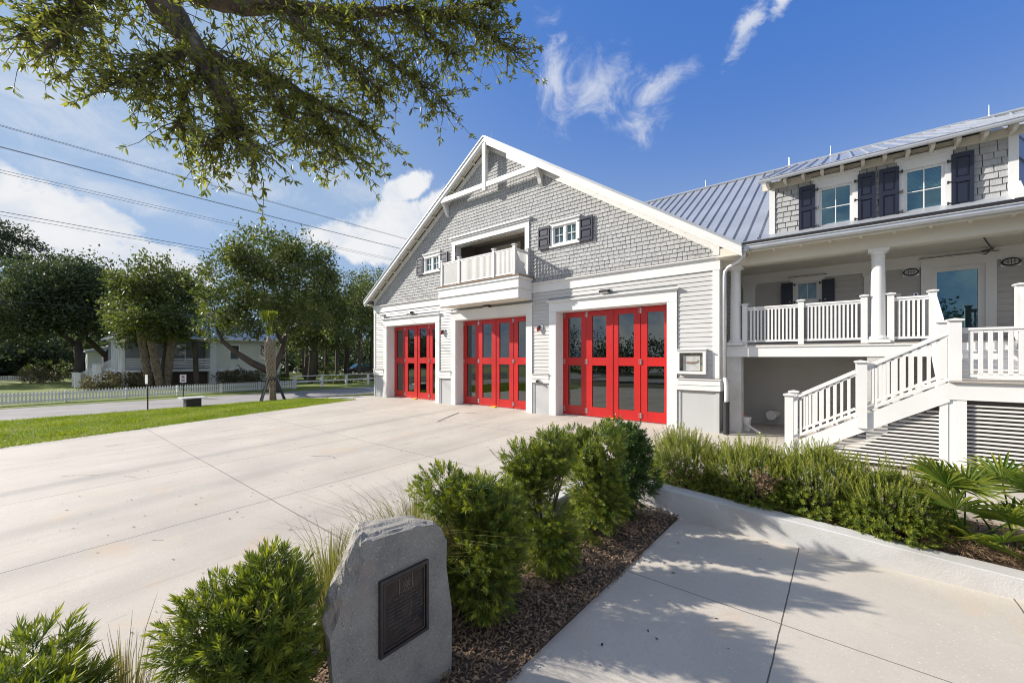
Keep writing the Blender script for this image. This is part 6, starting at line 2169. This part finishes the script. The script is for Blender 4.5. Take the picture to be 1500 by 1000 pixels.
for x in (-48.15, -50.45):
    m = MB()
    for k in range(5):
        m.bar((x, 5.2, FZ + 0.20 + 0.17 * k), (x, 2.95, GZ + 0.25 + 0.17 * k), 0.05, 0.07)
    m.build('stair_railing', FAR_WHITE, CT)
    for y, z0, z1 in ((2.9, GZ - 0.05, GZ + 1.15), (4.1, GZ + 0.2, FZ + 0.42)):
        m = MB()
        m.box(x - 0.17, x + 0.17, y - 0.17, y + 0.17, z0, z1)
        m.box(x - 0.2, x + 0.2, y - 0.2, y + 0.2, z1 + 0.001, z1 + 0.05)
        m.build('stair_post', FAR_WHITE, CT)

SD = thing('shed', (-72, 6.5, GZ), 'small white shed with a low metal roof among the trees left of the cottage', 'shed')
m = MB()
m.box(-73.5, -71, 5.1, 7.0, GZ - 0.1, 2.7)
z = 5.15
while z < 7.0:
    m.box(-71, -70.96, z, z + 0.05, GZ, 2.69)
    z += 0.28
m.build('wall', FAR_WHITE, SD)
m = MB()
m.prism([(-73.9, 4.9, 2.72), (-73.9, 12.6, 2.72), (-73.9, 12.6, 2.9), (-73.9, 8.2, 3.9), (-73.9, 4.9, 2.9)], (3.4, 0, 0))
m.build('roof', FAR_ROOF, SD)
for y in (8.4, 10.4, 12.4):
    m = MB()
    m.box(-70.8, -70.65, y - 0.08, y + 0.08, GZ - 0.1, 2.719)
    m.build('post', FAR_WHITE, SD)

# fences
def picket_fence(name, label, p, q, pitch, w_, h, seed, zb=GZ):
    rgp = random.Random(seed)
    p, q = Vector((*p, zb)), Vector((*q, zb))
    t = thing(name, p, label, 'fence', 'picket fences')
    L_ = (q - p).length
    d = (q - p).normalized()
    nrm = Vector((d.y, -d.x, 0))
    m = MB()
    k = 0
    while k * pitch < L_:
        a = p + d * k * pitch + nrm * 0.035
        hh = h + rgp.uniform(-0.012, 0.012)
        o = nrm * 0.02
        pr = [a - d * w_ / 2 + Vector((0, 0, 0.05)), a + d * w_ / 2 + Vector((0, 0, 0.05)), a + d * w_ / 2 + Vector((0, 0, hh - 0.06)), a + Vector((0, 0, hh)), a - d * w_ / 2 + Vector((0, 0, hh - 0.06))]
        m.prism(pr, o)
        k += 1
    m.build('pickets', PICKET, t)
    for z in (0.18, h - 0.18):
        m = MB()
        m.bar(p + Vector((0, 0, z)), q + Vector((0, 0, z)), 0.04, 0.08)
        m.build('rail', PICKET, t)
    n = max(1, int(L_ / 2.4))
    for k in range(n + 1):
        c = p + d * (L_ * k / n) - nrm * 0.07
        m = MB()
        m.box(c.x - 0.05, c.x + 0.05, c.y - 0.05, c.y + 0.05, zb - 0.1, zb + h - 0.03)
        m.build('post', PICKET, t)
picket_fence('picket_fence', 'long white picket fence along the far side of the street in front of the cottage', (-31.9, -13), (-33.65, 13.7), 0.128, 0.068, 0.68, 1)
picket_fence('picket_fence', 'low white picket fence far back in the yard at the left, under the dark trees', (-67.5, -12), (-66.6, 2.0), 0.16, 0.09, 0.62, 2)
t = thing('rail_fence', (-33.9, 13.9, GZ), 'white post and rail fence right of the picket fence, in front of the wood', 'fence')
pp, qq = Vector((-33.75, 13.85, GZ)), Vector((-36.0, 45, GZ))
n = 14
for k in range(n + 1):
    c = pp.lerp(qq, k / n)
    m = MB()
    m.box(c.x - 0.08, c.x + 0.08, c.y - 0.08, c.y + 0.08, GZ - 0.1, GZ + 0.92)
    m.build('post', PICKET, t)
for z in (0.96, 0.52):
    m = MB()
    m.bar(pp + Vector((0.1 * (z < 0.9), 0, z)), qq + Vector((0.1 * (z < 0.9), 0, z)), 0.14 if z > 0.9 else 0.04, 0.06 if z > 0.9 else 0.12)
    m.build('rail', PICKET, t)

# young cabbage palm held by braces
YP = thing('young_palm', (-24.76, 8.99, -0.45), 'young palm with a criss-cross trunk held up by four dark wooden braces on the lawn', 'palm')
px, py = -24.76, 8.99
m = MB()
rng = np.random.default_rng(150)
hp = [(0, 0.19), (0.5, 0.165), (1.4, 0.17), (2.0, 0.19), (2.6, 0.23), (3.2, 0.18), (3.7, 0.08)]
m.tube([(px - 0.03 * z, py - 0.05 * z, -0.5 + z) for z, r_ in hp], [r_ for z, r_ in hp], 14)
m.build('trunk', PALMBARK, YP, True)
m = MB()
for lev in range(15):
    z = 1.15 + lev * 0.155
    rr = np.interp(z, [h[0] for h in hp], [h[1] for h in hp])
    for k in range(9):
        a = 2 * math.pi * (k + 0.5 * (lev % 2)) / 9
        for sg in (-1, 1):
            c = Vector((px - 0.03 * z, py - 0.05 * z, -0.5 + z))
            p0 = c + Vector((math.cos(a + sg * 0.30) * (rr + 0.0), math.sin(a + sg * 0.30) * (rr + 0.0), -0.10))
            p1 = c + Vector((math.cos(a) * (rr + 0.045), math.sin(a) * (rr + 0.045), 0.13))
            m.bar(p0, p1, 0.055, 0.03)
m.build('boots', mat('pale_palm_boots', (0.38, 0.31, 0.24), 0.85, 0.35, 8), YP)
def palm_fronds(par, cx, cy, cz, n, L_, up, seed, spread=1.0, name='frond', jit=0.5):
    rng = np.random.default_rng(seed)
    V, F, tone = [], [], []
    for k in range(n):
        az = k * 2.4 + rng.uniform(-0.4, 0.4)
        el = up + rng.uniform(-jit, jit * 0.9)
        out = np.array([math.cos(az) * math.cos(el), math.sin(az) * math.cos(el), math.sin(el)])
        side = np.cross(out, [0, 0, 1.0])
        side /= np.linalg.norm(side) + 1e-6
        nrm = np.cross(side, out)
        tip = np.array([cx, cy, cz]) + out * L_ * 0.55
        o = len(V)
        V += [np.array([cx, cy, cz]) - side * 0.015, np.array([cx, cy, cz]) + side * 0.015, tip + side * 0.01, tip - side * 0.01]
        F.append((o, o + 1, o + 2, o + 3))
        tone.append(0.3)
        for j in range(18):
            an = (j / 17 - 0.5) * 3.6 * spread
            d = out * math.cos(an) + side * math.sin(an) + nrm * 0.12
            l = L_ * 0.55 * rng.uniform(0.8, 1.1)
            s_ = np.cross(d, nrm)
            s_ /= np.linalg.norm(s_)
            o = len(V)
            V += [tip, tip + d * l * 0.5 + s_ * 0.022 * L_, tip + d * l + np.array([0, 0, -0.18 * l]), tip + d * l * 0.5 - s_ * 0.022 * L_]
            F.append((o, o + 1, o + 2, o + 3))
            tone.append(rng.beta(1.4, 2))
    return np_mesh(name, V, F, LEAF_FAN, par, tone)
palm_fronds(YP, px - 0.11, py - 0.18, 2.95, 14, 1.7, 1.36, 151, 0.10, 'fronds', 0.2)
for k in range(4):
    a = 0.5 + k * math.pi / 2
    m = MB()
    e = Vector((px + math.cos(a) * 0.85, py + math.sin(a) * 0.85, -0.48))
    s_ = Vector((px - 0.03 + math.cos(a) * 0.27, py - 0.05 + math.sin(a) * 0.27, 0.85))
    m.bar(e, s_, 0.09, 0.05)
    m.build('brace', DKPLASTIC, YP)
m = MB()
m.tube([(px - 0.03, py - 0.06, 0.72), (px - 0.035, py - 0.06, 0.95)], [0.215, 0.215], 14)
m.build('collar', DKPLASTIC, YP)
# three cabbage palms and one thin palm by the cottage
def cabbage_palm(x, y, top, lean, r0, label, seed, boots=True):
    t = thing('cabbage_palm', (x, y, GZ), label, 'palm', 'cabbage palms by the cottage')
    m = MB()
    zs = np.linspace(0, top, 7)
    pts_ = [(x + 0.02 * z, y + lean * z / top, GZ - 0.1 + z) for z in zs]
    m.tube(pts_, [r0 * (1.12 if i < 2 else 1.0) for i in range(7)], 12)
    m.build('trunk', PALMBARK if boots else BARK_FAR, t, True)
    if boots:
        m = MB()
        for lev in range(int(top / 0.17)):
            z = 0.3 + lev * 0.17
            c = Vector((x + 0.02 * z, y + lean * z / top, GZ - 0.1 + z))
            for k in range(8):
                a = 2 * math.pi * (k + 0.5 * (lev % 2)) / 8
                for sg in (-1, 1):
                    m.bar(c + Vector((math.cos(a + sg * 0.34) * r0, math.sin(a + sg * 0.34) * r0, -0.12)), c + Vector((math.cos(a) * (r0 + 0.055), math.sin(a) * (r0 + 0.055), 0.14)), 0.08, 0.04)
        m.build('boots', PALMBARK, t)
    e = pts_[-1]
    palm_fronds(t, e[0], e[1], e[2] - 0.1, 20, 1.5, 0.35, seed, 1.0, 'fronds', 0.9)
cabbage_palm(-42.6, 6.50, 4.5, -0.55, 0.185, 'leftmost of the three thick criss-cross palm trunks by the cottage porch', 161)
cabbage_palm(-42.0, 7.05, 5.0, -0.75, 0.185, 'middle palm of the three with criss-cross trunks by the cottage porch', 162)
cabbage_palm(-42.3, 7.45, 4.6, 0.40, 0.185, 'rightmost of the three criss-cross palm trunks, leaning right in front of the porch', 163)
cabbage_palm(-42.8, 9.55, 3.9, -0.15, 0.19, 'thin dark palm in front of the right half of the cottage porch', 164, False)

# street signs, box, car
def street_sign(x, y, zt, rot, label, plate_h, marks):
    t = thing('street_sign', (x, y, GZ), label, 'sign', 'small signs along the street')
    m = MB()
    m.box(x - 0.025, x + 0.025, y - 0.025, y + 0.025, GZ - 0.1, zt - 0.02)
    m.build('post', DKPLASTIC, t)
    c, s_ = math.cos(rot), math.sin(rot)
    def face(u0, u1, z0, z1, d0, d1, mm, nm, par):
        m = MB()
        pr = [(x + c * u0 - s_ * d0, y + s_ * u0 + c * d0, z0), (x + c * u1 - s_ * d0, y + s_ * u1 + c * d0, z0), (x + c * u1 - s_ * d0, y + s_ * u1 + c * d0, z1), (x + c * u0 - s_ * d0, y + s_ * u0 + c * d0, z1)]
        m.prism(pr, (-s_ * (d1 - d0), c * (d1 - d0), 0))
        return m.build(nm, mm, par)
    pl_ = face(-0.15, 0.15, zt - plate_h, zt, -0.05, -0.035, WHITE, 'plate', t)
    for u0, u1, a, b, mm in marks:
        face(u0, u1, zt - b, zt - a, -0.0545, -0.0505, mm, 'marking', pl_)
street_sign(-24.9, 3.72, 1.22, R(8), 'white sign plate seen edge-on, on a dark post at the lawn edge', 0.42, [])
street_sign(-30.75, 6.2, 1.0, R(72), 'small white sign with red and black marks by the picket fence', 0.48,
            [(-0.10, 0.10, 0.05, 0.09, BLACK), (-0.06, 0.06, 0.12, 0.16, BLACK), (-0.11, 0.11, 0.20, 0.25, REDLENS), (-0.08, 0.08, 0.30, 0.34, BLACK), (-0.10, 0.10, 0.38, 0.42, BLACK)])
t = thing('utility_box', (-24.75, 5.35, GZ), 'dark box with a white flat lid standing on the lawn by the street', 'box')
m = MB()
m.box(-25.05, -24.45, 5.05, 5.65, GZ - 0.05, 0.02)
m.build('box_body', DKPLASTIC, t, bevel=0.02)
m = MB()
m.box(-25.15, -24.35, 4.85, 5.85, 0.021, 0.075)
m.build('lid', PVC, t, bevel=0.01)

CR = thing('parked_car', (-55.2, 31.6, GZ), 'dark parked car behind the rail fence at the left corner of the fire station', 'car')
CARP = mat('dark_car_paint', (0.012, 0.016, 0.022), 0.25, coat=0.6)
cx_, cy_ = -55.2, 31.6                       # points towards -Y
prof = [(-2.25, 0.35), (-2.3, 0.62), (-2.2, 0.82), (-1.3, 0.98), (-0.95, 1.02), (-0.25, 1.52), (0.2, 1.62), (1.3, 1.60), (1.95, 1.10), (2.25, 1.0), (2.3, 0.6), (2.2, 0.35), (1.85, 0.32), (1.75, 0.55), (1.5, 0.68), (1.2, 0.6), (1.05, 0.32), (-1.0, 0.32), (-1.1, 0.58), (-1.38, 0.68), (-1.66, 0.58), (-1.8, 0.32)]
m = MB()
m.prism([(cx_ - 0.9, cy_ + a, GZ + b) for a, b in prof], (1.8, 0, 0))
m.build('body', CARP, CR, bevel=0.07)
for sx in (-0.915, 0.905):
    for win in ([(-0.82, 1.06), (-0.22, 1.45), (0.30, 1.53), (0.35, 1.08)], [(0.45, 1.08), (0.40, 1.53), (1.2, 1.52), (1.65, 1.12)]):
        m = MB()
        m.prism([(cx_ + sx, cy_ + a, GZ + b) for a, b in win], (0.012, 0, 0))
        m.build('side_window', GLASS, CR)
m = MB()
m.prism([(cx_ - 0.72, cy_ - 0.93, GZ + 1.06), (cx_ + 0.72, cy_ - 0.93, GZ + 1.06), (cx_ + 0.62, cy_ - 0.30, GZ + 1.50), (cx_ - 0.62, cy_ - 0.30, GZ + 1.50)], (0, -0.03, 0.04))
m.build('windscreen', GLASS, CR)
for sx in (-0.85, 0.65):
    for yy_ in (-1.38, 1.46):
        m = MB()
        m.tube([(cx_ + sx, cy_ + yy_, GZ + 0.33), (cx_ + sx + 0.2, cy_ + yy_, GZ + 0.33)], 0.33, 18)
        wh = m.build('wheel', DKPLASTIC, CR)
        m = MB()
        m.tube([(cx_ + sx - 0.008, cy_ + yy_, GZ + 0.33), (cx_ + sx + 0.208, cy_ + yy_, GZ + 0.33)], 0.2, 14)
        m.build('rim', STEEL, wh)
    m = MB()
    m.box(cx_ + (sx if sx < 0 else 0.55), cx_ + (sx + 0.3 if sx < 0 else 0.85), cy_ - 2.31, cy_ - 2.22, GZ + 0.66, GZ + 0.80)
    m.build('headlight', LENS, CR)

# overhead lines along the street, slung between poles outside the view
WIRE = mat('cable', (0.05, 0.05, 0.055), 0.6)
y0, y1 = -28.0, 60.0
def wire_z(y, za, zb, sag):
    f = (y - y0) / (y1 - y0)
    return za + (zb - za) * f - 4 * sag * f * (1 - f)
wires = [(10.75, 0.0, 0.010, 'topmost overhead wire, above all others along the street'), (10.62, 0.25, 0.010, 'second overhead wire, running close under the topmost one'),
         (10.05, -0.35, 0.010, 'third overhead wire down, in the middle bundle'), (9.80, 0.35, 0.013, 'fourth overhead wire down, slightly thicker, in the middle bundle'),
         (9.12, -0.2, 0.010, 'fifth overhead wire down, just above the tree tops'), (8.9, 0.2, 0.010, 'sixth overhead wire down, touching the tree tops'),
         (7.50, 0.0, 0.014, 'seventh overhead wire down, crossing in front of the oak crowns'), (7.32, 0.2, 0.010, 'eighth overhead wire down, close under the thick cable across the oak crowns'),
         (4.15, 0.0, 0.012, 'lowest overhead wire, sagging across the middle of the oaks')]
for z, dx, r_, lab in wires:
    m = MB()
    sg = 0.8
    zz = z + 4 * sg * 0.31 * 0.69 - 0.0
    pts_ = [(-24.5 + dx, y, wire_z(y, zz, zz, sg)) for y in np.linspace(y0, y1, 45)]
    m.tube(pts_, r_ * 0.8, 5)
    tag(m.build('overhead_wire', WIRE), lab, 'power line', 'overhead wires along the street')
for y in (y0 - 0.1, y1 + 0.1):
    t = thing('utility_pole', (-24.4, y, GZ), 'wooden utility pole carrying the overhead wires, ' + ('behind the camera' if y < 0 else 'far up the street behind the station'), 'utility pole')
    m = MB()
    m.tube([(-24.4, y, GZ - 0.3), (-24.4, y, 12.2)], [0.19, 0.13], 12)
    m.build('pole', BARK_FAR, t)
    m = MB()
    m.box(-25.4, -23.4, y - 0.06, y + 0.06, 11.3, 11.45)
    m.build('crossarm', BARK_FAR, t)
